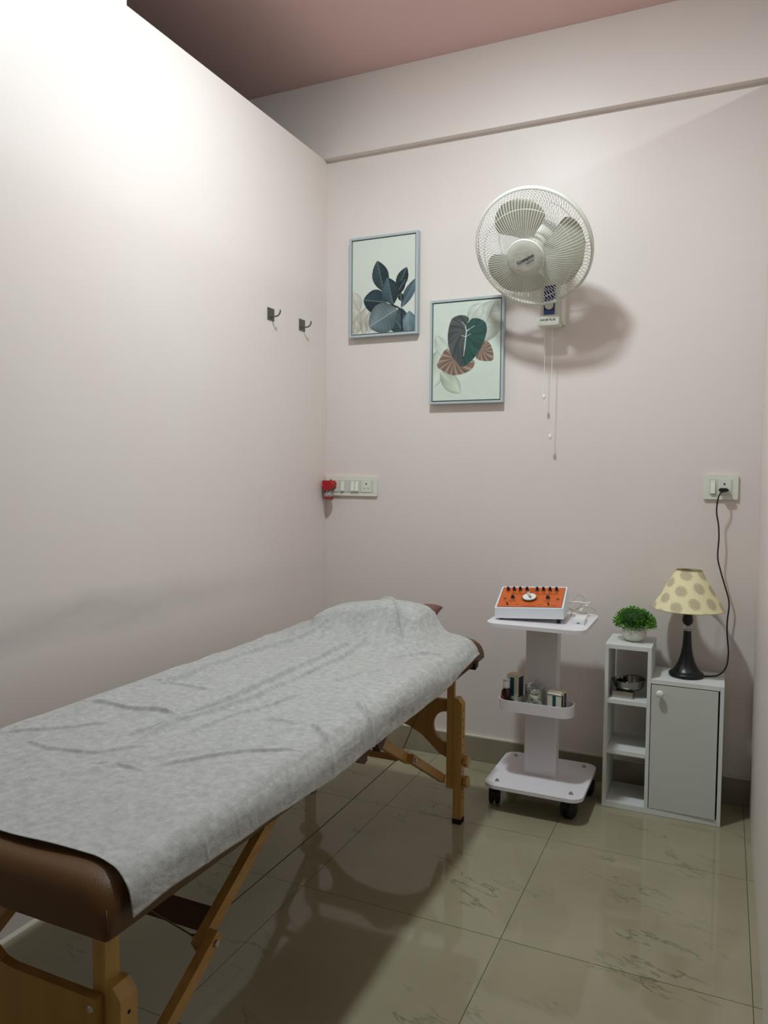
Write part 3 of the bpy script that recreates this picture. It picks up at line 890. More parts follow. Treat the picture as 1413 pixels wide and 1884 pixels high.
# ------------------------------------------------------------------ framed pictures
def leaf(col, U, V, base, tip, width, c1, c2, vein, power=0.8, skew=1.0, nveins=7, vstr=0.5, alpha=1.0, curve=0.0):
    """paint a leaf between base and tip (picture units: U right, V down, in metres of the print)"""
    bx, by = base; tx_, ty_ = tip
    L = math.hypot(tx_ - bx, ty_ - by); dx, dy = (tx_ - bx) / L, (ty_ - by) / L
    t = ((U - bx) * dx + (V - by) * dy) / L
    s = (-(U - bx) * dy + (V - by) * dx)
    s = s - curve * L * np.sin(np.clip(t, 0, 1) * PI)
    tt = np.clip(t, 0, 1)
    wd = width * (np.sin(PI * tt ** skew) + 1e-9) ** power
    m = (t > 0) & (t < 1) & (np.abs(s) < wd)
    rel = np.clip(np.abs(s) / np.maximum(wd, 1e-6), 0, 1)
    ph = (tt * nveins - rel * 1.1) % 1.0
    lines = np.exp(-((np.minimum(ph, 1 - ph)) / 0.10) ** 2) * vstr * 0.45
    sh_ = np.where(s > 0, 1.0, 0.0)[..., None]
    base_c = np.array(c1) * (1 - sh_) + np.array(c2) * sh_
    base_c = base_c * (1.12 - 0.45 * rel[..., None] ** 2 + 0.35 * (tt[..., None] - 0.5) + 0.10 * np.sin(tt * 9 + rel * 4)[..., None])
    out = base_c * (1 - lines[..., None]) + np.array(vein) * lines[..., None]
    mid = np.exp(-(s / (0.0016 + 0.0 * s)) ** 2)[..., None] * 0.9
    out = out * (1 - mid) + np.array(vein) * mid
    a = (m * alpha)[..., None]
    return col * (1 - a) + out * a

def inpoly(U, V, poly):
    m = np.zeros(U.shape, bool); n = len(poly)
    for i in range(n):
        x1, y1 = poly[i]; x2, y2 = poly[(i + 1) % n]
        c = ((y1 > V) != (y2 > V)) & (U < (x2 - x1) * (V - y1) / (y2 - y1 + 1e-12) + x1)
        m ^= c
    return m
def sm(poly, n=8):
    return [(p.x, p.y) for p in spline([(x, y, 0) for x, y in poly], n, True)]

def art1(nx, ny, W, H):
    def c(X, Y):
        u = (X - 130) / 470.0; v = (Y - (185 - 60 * u)) / (713 + 27 * u)
        return (u * W, v * H)
    U, V = np.meshgrid(np.linspace(0, W, nx), np.linspace(0, H, ny))
    col = np.ones((ny, nx, 3)) * np.array(srgb(212, 218, 208)); k = W / 470
    g1, g2, vn = srgb(178, 172, 160), srgb(190, 186, 174), srgb(206, 204, 194)
    for b_, t_, w_ in (((185, 720), (135, 570), 45), ((190, 880), (125, 640), 45), ((140, 860), (235, 695), 32), ((215, 900), (250, 660), 46), ((250, 880), (300, 700), 50), ((150, 900), (160, 780), 40)):
        col = leaf(col, U, V, c(*b_), c(*t_), w_ * k, g1, g2, vn, alpha=0.75)
    D, Dl, Vn = srgb(26, 40, 44), srgb(52, 68, 72), srgb(110, 128, 130)
    col = leaf(col, U, V, c(485, 860), c(500, 690), 60 * k, srgb(52, 72, 80), srgb(40, 58, 66), Vn)
    col = leaf(col, U, V, c(500, 690), c(612, 460), 36 * k, srgb(70, 90, 98), srgb(84, 104, 112), Vn)
    col = leaf(col, U, V, c(500, 640), c(495, 575), 22 * k, D, D, Vn)
    col = leaf(col, U, V, c(470, 555), c(540, 378), 42 * k, srgb(38, 56, 62), D, Vn, vstr=0.25)
    col = leaf(col, U, V, c(455, 600), c(530, 470), 30 * k, D, D, Vn, vstr=0.2)
    col = leaf(col, U, V, c(370, 565), c(318, 330), 62 * k, Dl, srgb(36, 52, 56), Vn, vstr=0.25)
    col = leaf(col, U, V, c(395, 648), c(216, 632), 80 * k, srgb(30, 46, 52), srgb(44, 64, 70), Vn, vstr=0.2, power=0.65)
    col = leaf(col, U, V, c(440, 668), c(396, 458), 66 * k, srgb(66, 88, 94), srgb(38, 54, 58), Vn, vstr=0.3)
    col = leaf(col, U, V, c(520, 880), c(420, 720), 70 * k, srgb(48, 68, 76), srgb(60, 82, 90), Vn)
    col = leaf(col, U, V, c(470, 700), c(262, 838), 105 * k, srgb(92, 108, 112), srgb(108, 122, 126), srgb(168, 180, 180), power=0.65, vstr=0.3, nveins=9)
    col = leaf(col, U, V, c(565, 900), c(560, 715), 55 * k, srgb(118, 138, 144), srgb(100, 122, 130), Vn)
    st = [c(430, 665), c(480, 690), c(505, 720), c(508, 880)]
    for a, b2 in zip(st, st[1:]):
        ab = np.array(b2) - np.array(a); L2 = (ab ** 2).sum()
        t = np.clip(((U - a[0]) * ab[0] + (V - a[1]) * ab[1]) / L2, 0, 1)
        m = (np.hypot(U - a[0] - t * ab[0], V - a[1] - t * ab[1]) < 0.0035)[..., None]
        col = np.where(m, np.array(srgb(24, 36, 42)), col)
    return col

def art2(nx, ny, W, H):
    def c(X, Y):
        u = (X - 740) / 515.0; v = (Y - (665 - 40 * u)) / (737 + 26 * u)
        return (u * W, v * H)
    U, V = np.meshgrid(np.linspace(0, W, nx), np.linspace(0, H, ny)); k = W / 515
    col = np.ones((ny, nx, 3)) * np.array(srgb(210, 220, 208))
    n = np.sin(U * 60 + 3 * np.sin(V * 40)) * np.sin(V * 50 + 2 * np.sin(U * 30))
    col *= (1 + 0.02 * n)[..., None]
    gl, gv = srgb(196, 203, 192), srgb(158, 164, 154)
    col = leaf(col, U, V, c(1085, 960), c(1215, 640), 120 * k, gl, gl, gv, nveins=8, vstr=0.55, alpha=0.9, power=0.6)
    col = leaf(col, U, V, c(1010, 800), c(1120, 660), 60 * k, gl, gl, gv, nveins=6, vstr=0.4, alpha=0.7)
    col = leaf(col, U, V, c(800, 1000), c(735, 1310), 85 * k, srgb(196, 206, 190), srgb(190, 200, 184), srgb(208, 216, 204), nveins=8, alpha=0.8)
    col = leaf(col, U, V, c(800, 1180), c(960, 1345), 62 * k, srgb(186, 197, 178), srgb(178, 190, 170), srgb(204, 212, 198), nveins=8, alpha=0.9)
    col = leaf(col, U, V, c(760, 900), c(850, 1080), 50 * k, srgb(200, 208, 194), srgb(194, 202, 188), srgb(208, 214, 200), alpha=0.7)
    br1, br2, bv = srgb(104, 92, 78), srgb(138, 112, 96), srgb(196, 170, 152)
    def polyleaf(col, poly, base, c1, c2, vein, nv, vw, split=None, vs=0.7):
        m = inpoly(U, V, sm([c(*p) for p in poly]))
        bx, by = c(*base)
        ang = np.arctan2(V - by, U - bx); r = np.hypot(U - bx, V - by)
        ph = (ang / (2 * PI) * nv + r * 9) % 1.0
        ln = np.exp(-(np.minimum(ph, 1 - ph) / vw) ** 2) * vs
        mixs = np.clip(0.5 + 0.5 * np.sin(ang * nv / 2.0 + r * 60), 0, 1)[..., None]
        b_ = np.array(c1) * (1 - mixs) + np.array(c2) * mixs
        if split is not None:
            sx_, sy_, ex, ey = split
            p0 = c(sx_, sy_); p1 = c(ex, ey)
            sd = (U - p0[0]) * (p1[1] - p0[1]) - (V - p0[1]) * (p1[0] - p0[0])
            blot = 0.0022 * (np.sin(U * 95 + 2) + np.sin(V * 80 + U * 60))
            g_ = (0.12 + 0.78 / (1 + np.exp(-(sd * 9 + blot) * 420)))[..., None]
            b_ = b_ * (1 - g_) + np.array(srgb(40, 84, 74)) * g_ * (0.8 + 0.4 * mixs)
        o = b_ * (1 - ln[..., None]) + np.array(vein) * ln[..., None]
        return np.where(m[..., None], o, col)
    col = polyleaf(col, [(773, 1136), (800, 1070), (845, 1005), (900, 1060), (960, 1130), (1055, 1090), (1052, 1150), (985, 1192), (900, 1206), (835, 1180)], (915, 1090), br1, br2, bv, 15, 0.14)
    col = polyleaf(col, [(1142, 945), (1188, 985), (1202, 1088), (1120, 1097), (1072, 1070), (1100, 1010)], (1115, 1010), br1, br2, bv, 15, 0.14)
    heart = [(1008, 808), (1016, 775), (985, 752), (930, 752), (880, 785), (856, 880), (858, 970), (880, 1045), (925, 1105), (962, 1142), (1010, 1122), (1080, 1050), (1128, 960), (1152, 870), (1140, 805), (1090, 775), (1040, 775)]
    col = polyleaf(col, heart, (998, 872), srgb(98, 96, 98), srgb(74, 76, 78), srgb(48, 62, 58), 15, 0.10, split=(1005, 770, 968, 1142), vs=0.8)
    for a, b2, wd in (((998, 872), (985, 1010), 3.4), ((985, 1010), (978, 1060), 1.8), ((998, 872), (990, 830), 3), ((998, 872), (1020, 855), 3), ((990, 830), (965, 800), 1.4), ((1020, 855), (1060, 830), 1.4), ((992, 915), (960, 900), 1.4), ((992, 915), (1030, 890), 1.4)):
        p0, p1 = np.array(c(*a)), np.array(c(*b2)); ab = p1 - p0
        t = np.clip(((U - p0[0]) * ab[0] + (V - p0[1]) * ab[1]) / (ab ** 2).sum(), 0, 1)
        m = (np.hypot(U - p0[0] - t * ab[0], V - p0[1] - t * ab[1]) < wd * k)[..., None]
        col = np.where(m, np.array(srgb(214, 226, 216)), col)
    return col
M_print = vcol_mat('canvas_print', 0.6, 0.3)
def picture(x0, x1, z0, z1, art, label):
    t = thing('framed_picture', label, 'picture', ((x0 + x1) / 2, -0.003, z0))
    bm = bmesh.new(); fw = 0.0095; d0, d1 = -0.030, -0.003
    o_ = [(x0, z0), (x1, z0), (x1, z1), (x0, z1)]
    i_ = [(x0 + fw, z0 + fw), (x1 - fw, z0 + fw), (x1 - fw, z1 - fw), (x0 + fw, z1 - fw)]
    for k in range(4):
        k2 = (k + 1) % 4
        q = [o_[k], o_[k2], i_[k2], i_[k]]
        a = [bm.verts.new((p[0], d0, p[1])) for p in q]; b2 = [bm.verts.new((p[0], d1, p[1])) for p in q]
        bm.faces.new(a); bm.faces.new(b2[::-1])
        for j in range(4): bm.faces.new((a[j], b2[j], b2[(j + 1) % 4], a[(j + 1) % 4]))
    obj('frame', bm, M_frame, t, bevel=0.0008, seg=1)
    obj('backing', B(x0 + fw, x1 - fw, -0.010, -0.004, z0 + fw, z1 - fw), M_gap, t)
    gp = 0.0045
    a0, a1, c0, c1 = x0 + fw + gp, x1 - fw - gp, z0 + fw + gp, z1 - fw - gp
    obj('canvas', B(a0, a1, -0.0255, -0.010, c0, c1), M_plate2, t)
    nx, ny = 220, 300
    col = art(nx, ny, a1 - a0, c1 - c0)
    gx, gz = np.meshgrid(np.linspace(a0, a1, nx), np.linspace(c1, c0, ny))
    P = np.stack([gx, np.full_like(gx, -0.0258), gz], -1)
    link_mesh('print', grid_mesh('print', P, np.clip(col, 0, 1)), M_print, t)
    return t
picture(0.130, 0.456, 1.820, 2.253, art1, 'framed print of dark blue-green rubber plant leaves, upper left of the two')
picture(0.514, 0.835, 1.516, 1.950, art2, 'framed print of a green heart-shaped leaf with brown leaves, beside the fan')

# ------------------------------------------------------------------ hooks on the left wall
def hook(y, label):
    t = thing('wall_hook', label, 'hook', (0.0, y, 1.85), group='metal hooks on the left wall')
    obj('plate', B(0.0002, 0.0028, y - 0.025, y + 0.023, 1.828, 1.876), M_satin, t, bevel=0.001, seg=1)
    pts = spline([(0.001, y, 1.843), (0.022, y, 1.842), (0.036, y, 1.846), (0.044, y, 1.856), (0.045, y, 1.866)], 6)
    bm = bmesh.new()
    tube(bm, pts, 0.0032, 10)
    obj('arm', bm, M_satin, t, smooth='auto')
hook(-0.464, 'small square steel hook on the left wall, farther from the corner')
hook(-0.220, 'small square steel hook on the left wall, nearer the corner')

# ------------------------------------------------------------------ switch panels
def switch_panel(x0, x1, z0, z1, items, label):
    t = thing('switch_panel', label, 'switch panel', ((x0 + x1) / 2, 0, z0))
    bm = prism(bmesh.new(), rrect(x0, x1, z0, z1, 0.004, 3), -0.011, -0.0003, 'xz')
    obj('plate', bm, M_plate, t, bevel=0.002)
    a0, a1, c0, c1 = x0 + 0.019, x1 - 0.019, z0 + 0.016, z1 - 0.016
    obj('surround', B(a0, a1, -0.0125, -0.0105, c0, c1), M_plate2, t, bevel=0.0008, seg=1)
    for k, x in items:
        if k == 'switch':
            bm = prism(bmesh.new(), [(-0.0205, c0 + 0.006), (-0.0122, c0 + 0.004), (-0.0122, c1 - 0.006), (-0.0150, c1 - 0.006)], x - 0.0078, x + 0.0078, 'yz')
            obj('rocker_switch', bm, M_rocker, t, bevel=0.0008, seg=1)
        elif k == 'blank':
            obj('blank_plate', B(x - 0.009, x + 0.009, -0.0138, -0.0122, c0 + 0.004, c1 - 0.004), M_plate2, t, bevel=0.0005, seg=1)
        else:
            f = obj('socket', B(x - 0.0215, x + 0.0215, -0.0140, -0.0122, c0 + 0.002, c1 - 0.002), M_plate, t, bevel=0.0006, seg=1)
            bm = bmesh.new(); zc = (c0 + c1) / 2
            for dx, dz, r in ((0, 0.011, 0.0036), (-0.0095, -0.009, 0.0026), (0.0095, -0.009, 0.0026)):
                lathe(bm, [(0, 0.0004), (r, 0.0002), (r, -0.001)], 12, T(x + dx, -0.0140, zc + dz) @ RX(PI / 2), cap=False)
            obj('socket_holes', bm, M_hole, f)
    return t
switch_panel(0.006, 0.264, 1.118, 1.205, [('socket', 0.050), ('switch', 0.093), ('blank', 0.117), ('switch', 0.145), ('switch', 0.166), ('socket', 0.212)],
             'wide white switch panel with rocker switches near the left corner')
switch_panel(1.601, 1.718, 1.136, 1.227, [('switch', 1.633), ('socket', 1.672)], 'small white switch panel above the table lamp')

# red plug-in vaporiser
vp = thing('plug_in_vaporiser', 'red plug-in mosquito vaporiser hanging from the left switch panel', 'vaporiser', (0.040, -0.02, 1.10))
bm = bmesh.new()
prism(bm, [(0.014, 1.186), (0.056, 1.186), (0.062, 1.175), (0.062, 1.163), (0.052, 1.147), (0.044, 1.142), (0.026, 1.142), (0.016, 1.150)], -0.062, -0.0145, 'xz')
obj('heater_body', bm, M_red, vp, bevel=0.004, seg=3)
obj('power_button', lathe(bmesh.new(), [(0, 0.006), (0.003, 0.006), (0.004, 0.0)], 12, T(0.050, -0.045, 1.185), cap=False), M_hole, vp, smooth='auto')
obj('wick', lathe(bmesh.new(), [(0, 0.0), (0.0028, 0.0), (0.0028, -0.034), (0, -0.034)], 12, T(0.036, -0.040, 1.144), cap=False), M_hole, vp, smooth='auto')
bm = lathe(bmesh.new(), [(0.011, 1.142), (0.012, 1.134), (0.018, 1.127), (0.0205, 1.120), (0.0205, 1.100), (0.018, 1.096), (0, 1.096)], 28, T(0.036, -0.040, 0), cap=False)
obj('refill_bottle', bm, M_liquid, vp, smooth=True)
bm = lathe(bmesh.new(), [(0.0208, 1.114), (0.0208, 1.101)], 28, T(0.036, -0.040, 0), cap=False)
obj('bottle_label', bm, M_label_red, vp, smooth=True)

# ------------------------------------------------------------------ trolley
tr = thing('trolley', 'white rolling trolley with top plate, column, tray and castor base', 'trolley', (1.075, -0.275, 0))
bm = prism(bmesh.new(), rrect(0.902, 1.256, -0.462, -0.100, 0.045, 8), 0.088, 0.101, 'xy')
base = obj('base_plate', bm, M_trolley, tr, bevel=0.0025)
for x, y in ((0.945, -0.415), (1.212, -0.415), (0.945, -0.145), (1.212, -0.145)):
    obj('bolt', lathe(bmesh.new(), [(0.0085, 0.0), (0.0085, 0.001), (0.0055, 0.0015), (0.0055, 0.005), (0.004, 0.0075), (0, 0.0085)], 12, T(x, y, 0.101), cap=False), M_steel, base, smooth='auto')
for x, y, a in ((0.925, -0.375, 0.25), (1.200, -0.382, -0.35), (0.935, -0.150, 0.5), (1.225, -0.155, -0.3)):
    c_ = obj('castor', lathe(bmesh.new(), [(0, 0.088), (0.017, 0.088), (0.017, 0.082), (0.011, 0.078), (0.011, 0.060), (0, 0.058)], 18, T(x, y, 0), cap=False), M_black, tr, smooth='auto')
    MM = T(x, y, 0.031) @ RZ(a)
    bm = bmesh.new()
    for s in (-0.0110, 0.0110):
        lathe(bm, [(0, s - 0.0105), (0.020, s - 0.0105), (0.029, s - 0.0075), (0.0308, s - 0.002), (0.0308, s + 0.002), (0.029, s + 0.0075), (0.020, s + 0.0105), (0, s + 0.0105)], 28, MM @ RY(PI / 2), cap=False)
    obj('wheel', bm, M_rubber, c_, smooth='auto')
    bm = lathe(bmesh.new(), [(0.034, -0.019), (0.034, 0.019), (0.030, 0.020)], 20, MM @ RY(PI / 2), cap=False)
    bmd = bmesh.new()
    for k in range(9):
        pass
    bmd.free()
    kill = [v for v in bm.verts if (MM.inverted() @ v.co).z < 0.008]
    bmesh.ops.delete(bm, geom=kill, context='VERTS')
    obj('wheel_hood', bm, M_black, c_, smooth='auto')
obj('column', prism(bmesh.new(), rrect(1.016, 1.134, -0.306, -0.246, 0.004, 3), 0.101, 0.677, 'xy'), M_trolley, tr, bevel=0.0)
bm = prism(bmesh.new(), rrect(0.900, 1.254, -0.462, -0.116, 0.045, 8), 0.677, 0.6905, 'xy')
obj('top_plate', bm, M_trolley, tr, bevel=0.0025)
# tray with a rim
def tray():
    bm = bmesh.new()
    out = rrect(0.935, 1.207, -0.410, -0.3065, 0.045, 9); inn = rrect(0.9385, 1.2035, -0.4065, -0.310, 0.0415, 9)
    n = len(out); zb, zf, zt = 0.362, 0.366, 0.402
    A = [bm.verts.new((x, y, zb)) for x, y in out]; Bt = [bm.verts.new((x, y, zt)) for x, y in out]
    Ct = [bm.verts.new((x, y, zt)) for x, y in inn]; D = [bm.verts.new((x, y, zf)) for x, y in inn]
    bm.faces.new(A[::-1]); bm.faces.new(D)
    for a, b2 in ((A, Bt), (Bt, Ct), (Ct, D)):
        for k in range(n): bm.faces.new((a[k], a[(k + 1) % n], b2[(k + 1) % n], b2[k]))
    return bm
obj('tray', tray(), M_trolley, tr, smooth='auto')
TZ = 0.3662
# things on the tray
bt = thing('syrup_bottle', 'small dark brown bottle with white cap and red label on the trolley tray', 'bottle', (0.962, -0.372, TZ))
bm = lathe(bmesh.new(), [(0, TZ), (0.0165, TZ), (0.0185, TZ + 0.003), (0.0185, TZ + 0.052), (0.017, TZ + 0.062), (0.010, TZ + 0.071), (0.010, TZ + 0.080), (0, TZ + 0.080)], 28, T(0.962, -0.372, 0), cap=False)
obj('bottle_body', bm, M_bottle, bt, smooth='auto')
bm = lathe(bmesh.new(), [(0.012, TZ + 0.072), (0.013, TZ + 0.074), (0.013, TZ + 0.094), (0.012, TZ + 0.098), (0.0135, TZ + 0.100), (0.0135, TZ + 0.104), (0, TZ + 0.106)], 28, T(0.962, -0.372, 0), cap=False)
obj('cap', bm, M_cap, bt, smooth='auto')
bm = bmesh.new(); prev = None
for k in range(9):
    a = math.radians(205 + 6.5 * k); p = (0.962 + 0.0188 * math.cos(a), -0.372 + 0.0188 * math.sin(a))
    cur = (bm.verts.new((*p, TZ + 0.012)), bm.verts.new((*p, TZ + 0.046)))
    if prev: bm.faces.new((prev[0], cur[0], cur[1], prev[1]))
    prev = cur
obj('label', bm, M_label_red, bt, smooth=True)

def carton(name, label, cx, cy, w_, d_, h_, rot, tall):
    t = thing(name, label, 'carton', (cx, cy, TZ), rot)
    obj('carton_body', B(-w_ / 2, w_ / 2, -d_ / 2, d_ / 2, 0, h_), M_carton, t, world=False, bevel=0.0008, seg=1)
    obj('top_flap', B(-w_ / 2, w_ / 2 + 0.0003, -d_ / 2 + (0.0 if tall else 0.004), d_ / 2, h_ + 0.0002, h_ + 0.0014), M_carton_top, t, world=False)
    if tall:
        obj('printed_band', B(-0.008, 0.008, -d_ / 2 - 0.0004, -d_ / 2 + 0.0002, 0.042, h_ - 0.008), M_teal, t, world=False)
        obj('printed_band', B(-0.008, 0.008, -d_ / 2 - 0.0004, -d_ / 2 + 0.0002, 0.004, 0.030), M_teal, t, world=False)
        obj('printed_band', B(w_ / 2 - 0.0002, w_ / 2 + 0.0004, -d_ / 2 + 0.008, d_ / 2 - 0.002, 0.038, h_ - 0.006), M_navy, t, world=False)
        obj('printed_lines', B(-0.009, 0.012, -d_ / 2 - 0.0004, -d_ / 2, 0.034, 0.036), M_carton_top, t, world=False)
    else:
        obj('printed_band', B(-0.007, 0.006, -d_ / 2 - 0.0004, -d_ / 2 + 0.0002, 0.012, h_ - 0.012), M_teal, t, world=False)
        obj('printed_band', B(w_ / 2 - 0.0002, w_ / 2 + 0.0004, -d_ / 2 + 0.003, -0.004, 0.002, h_ - 0.010), M_navy, t, world=False)
        obj('printed_band', B(w_ / 2 - 0.0002, w_ / 2 + 0.0004, 0.002, d_ / 2 - 0.003, 0.004, h_ - 0.006), M_navy, t, world=False)
        bm = bar(bmesh.new(), (0, -d_ / 2 + 0.012, h_ + 0.003), (0, -d_ / 2 - 0.003, h_ - 0.006), w_ * 0.98, 0.001)
        obj('open_flap', bm, M_cap, t, world=False)
    return t
carton('medicine_carton', 'tall cream and teal medicine carton standing behind the small dark bottle', 0.987, -0.342, 0.045, 0.045, 0.118, math.radians(-14), True)
carton('medicine_carton', 'short white and teal medicine carton with open flap at the right end of the tray', 1.146, -0.362, 0.052, 0.048, 0.080, math.radians(-12), False)
jr = thing('cotton_jar', 'lidded glass jar on the trolley tray', 'jar', (1.066, -0.357, TZ))
bm = lathe(bmesh.new(), [(0, TZ), (0.034, TZ), (0.037, TZ + 0.004), (0.037, TZ + 0.072), (0.0355, TZ + 0.083), (0.0335, TZ + 0.083), (0.0345, TZ + 0.072), (0.0345, TZ + 0.006), (0.032, TZ + 0.0035), (0, TZ + 0.0035)], 40, T(1.066, -0.357, 0), cap=False)
obj('glass_body', bm, M_glass, jr, smooth=True)
bm = lathe(bmesh.new(), [(0.0335, TZ + 0.0835), (0.038, TZ + 0.0838), (0.038, TZ + 0.087), (0.034, TZ + 0.090), (0.018, TZ + 0.100), (0.006, TZ + 0.103), (0.005, TZ + 0.107), (0.007, TZ + 0.112), (0.004, TZ + 0.116), (0, TZ + 0.1165)], 40, T(1.066, -0.357, 0), cap=False)
obj('glass_lid', bm, M_glass, jr, smooth=True)
rolls = [(0.004, -0.014, 0.012, 0.2, 0.1, 0.036), (-0.010, 0.010, 0.012, 1.2, 0.0, 0.036), (0.014, 0.010, 0.012, 2.0, 0.2, 0.03), (-0.012, -0.010, 0.027, 2.4, 0.6, 0.034),
         (0.010, -0.010, 0.032, 0.8, -0.5, 0.034), (0.002, 0.012, 0.034, 0.0, 0.3, 0.034), (-0.004, -0.012, 0.048, 0.3, -0.15, 0.034), (0.012, 0.004, 0.052, 1.6, 0.35, 0.03), (-0.012, 0.006, 0.053, 2.1, 0.2, 0.03), (0.0, -0.006, 0.066, 0.5, 0.1, 0.034)]
for i, (dx, dy, dz, az, el, L) in enumerate(rolls):
    c0 = Vector((1.066 + dx, -0.357 + dy, TZ + dz)); d = Vector((math.cos(az) * math.cos(el), math.sin(az) * math.cos(el), math.sin(el)))
    rr = 0.0078
    bm = tube(bmesh.new(), [c0 - d * L * 0.5, c0 - d * L * 0.47, c0 + d * L * 0.47, c0 + d * L * 0.5], [rr * 0.6, rr, rr, rr * 0.6], 14)
    o = obj('cotton_roll', bm, M_cotton, smooth='auto')
    tag(o, 'white cotton roll inside the glass jar on the trolley tray', 'cotton roll', 'cotton rolls in the jar')

# ------------------------------------------------------------------ electrotherapy device
dev = thing('electrotherapy_unit', 'white electrotherapy unit with orange control panel on the trolley top', 'device', (0.921, -0.392, 0.6907), rot=(RZ(math.radians(4.5)) @ RY(math.radians(-3.0))).to_3x3())
DW, DD, DF, DB_ = 0.246, 0.172, 0.044, 0.098
hz = 0.006
bm = prism(bmesh.new(), [(0, hz), (DD, hz), (DD, DB_), (DD - 0.016, DB_), (0.0, DF)], 0, DW, 'yz')
shell = obj('shell', bm, M_device, dev, world=False, bevel=0.0015)
for x, y in ((0.02, 0.02), (DW - 0.02, 0.02), (0.02, DD - 0.02), (DW - 0.02, DD - 0.02)):
    obj('rubber_foot', lathe(bmesh.new(), [(0, -0.0515 * x + 0.0008), (0.007, -0.0515 * x + 0.0008), (0.008, hz + 0.0005), (0, hz + 0.0005)], 14, T(x, y, 0), cap=False), M_rubber, shell, world=False, smooth='auto')
pl = math.hypot(DD - 0.016, DB_ - DF); pa = math.atan2(DB_ - DF, DD - 0.016)
PM = T(0, 0, DF) @ RX(pa)         # panel frame: x along width, y up the slope, z out
def pn(u, v): return (0.008 + u * (DW - 0.016), 0.008 + v * (pl - 0.014))
x0, y0 = pn(0, 0); x1, y1 = pn(1, 1)
fp = obj('faceplate_border', B(x0 - 0.0015, x1 + 0.0015, y0 - 0.0015, y1 + 0.0015, 0.0002, 0.0010, PM), M_panelink, dev, world=False)
fp = obj('orange_faceplate', B(x0, x1, y0, y1, 0.0008, 0.0016, PM), M_orange, dev, world=False)
bm = bmesh.new()
def ink(u0, u1, v0, v1):
    a, c0 = pn(u0, v0); b2, c1 = pn(u1, v1); box(bm, a, b2, c0, c1, 0.0014, 0.0019, PM)
ink(0.16, 0.45, 0.635, 0.655); ink(0.58, 0.90, 0.635, 0.655)
for k in range(9): ink(0.45 + 0.012 * k, 0.454 + 0.012 * k, 0.74, 0.93)
for k in range(4): ink(0.155 + 0.10 * k, 0.20 + 0.10 * k, 0.70, 0.715); ink(0.55 + 0.10 * k, 0.60 + 0.10 * k, 0.70, 0.715)
ink(0.06, 0.105, 0.36, 0.43); ink(0.90, 0.945, 0.36, 0.43); ink(0.05, 0.12, 0.28, 0.29); ink(0.88, 0.95, 0.28, 0.29)
for k in range(7): ink(0.15 + 0.018 * k, 0.154 + 0.018 * k, 0.22, 0.36); ink(0.70 + 0.018 * k, 0.704 + 0.018 * k, 0.22, 0.36)
ink(0.27, 0.33, 0.10, 0.115); ink(0.63, 0.70, 0.10, 0.115); ink(0.84, 0.93, 0.08, 0.095); ink(0.40, 0.60, 0.03, 0.045)
px, py = pn(0.475, 0.42)
for k in range(20):
    a = 2 * PI * k / 20
    box(bm, 0.030, 0.034, -0.0006, 0.0006, 0.0014, 0.0019, PM @ T(px, py, 0) @ RZ(a))
obj('panel_print', bm, M_panelink, fp, world=False)
def knob(u, v, r=0.0055, h=0.016, m=None, nm='control_knob'):
    x, y = pn(u, v)
    bm = lathe(bmesh.new(), [(0, 0.001), (r * 1.35, 0.001), (r * 1.3, 0.004), (r, 0.005), (r * 0.88, h - 0.001), (r * 0.75, h), (0, h)], 20, PM @ T(x, y, 0), cap=False)
    return obj(nm, bm, m or M_knob, dev, world=False, smooth='auto')
for u in (0.09, 0.19, 0.29, 0.40, 0.565, 0.665, 0.77, 0.875): knob(u, 0.84)
knob(0.205, 0.44, 0.0060, 0.013); knob(0.765, 0.44, 0.0060, 0.013)
for u, v in ((0.155, 0.10), (0.80, 0.10)):
    x, y = pn(u, v)
    obj('toggle', tube(bmesh.new(), [PM @ Vector((x, y, 0.001)), PM @ Vector((x, y, 0.004)), PM @ Vector((x - 0.003, y, 0.012))], [0.0045, 0.0025, 0.002], 10), M_black, dev, world=False)
bm = lathe(bmesh.new(), [(0, 0.001), (0.0265, 0.001), (0.0265, 0.006), (0, 0.006)], 40, PM @ T(px, py, 0), cap=False)
d0_ = obj('dial_skirt', bm, M_black, dev, world=False, smooth='auto')
bm = lathe(bmesh.new(), [(0, 0.006), (0.0245, 0.006), (0.0245, 0.0095), (0.023, 0.011), (0, 0.011)], 40, PM @ T(px, py, 0), cap=False)
dl = obj('dial', bm, M_cap, dev, world=False, smooth='auto')
bm = box(bmesh.new(), -0.0038, 0.0038, -0.017, 0.017, 0.010, 0.021, PM @ T(px, py, 0) @ RZ(math.radians(22)))
obj('pointer_grip', bm, M_beige, dl, world=False, bevel=0.0025)
# coiled mains lead behind the unit
lead = [(1.146, -0.200, 0.724), (1.165, -0.185, 0.712), (1.185, -0.165, 0.722), (1.200, -0.150, 0.750), (1.180, -0.155, 0.768), (1.160, -0.170, 0.745), (1.168, -0.190, 0.712),
        (1.200, -0.175, 0.700), (1.235, -0.155, 0.706), (1.240, -0.165, 0.718), (1.205, -0.185, 0.730), (1.175, -0.180, 0.718), (1.160, -0.205, 0.697), (1.190, -0.215, 0.6965), (1.222, -0.190, 0.697), (1.215, -0.175, 0.708)]
Mi = WM[dev.name]
obj('mains_lead', tube(bmesh.new(), spline(lead, 8), 0.0020, 8), M_beige, dev, smooth=True)
lead2 = [(1.142, -0.175, 0.735), (1.175, -0.170, 0.742), (1.205, -0.165, 0.738), (1.224, -0.160, 0.742)]
obj('patch_lead', tube(bmesh.new(), spline(lead2, 6), [0.0026] * 19, 8), M_cap, dev, smooth=True)
obj('lead_plug', tube(bmesh.new(), [(1.190, -0.190, 0.712), (1.212, -0.172, 0.730), (1.216, -0.168, 0.734)], [0.0045, 0.0040, 0.002], 10), M_cap, dev, smooth='auto')
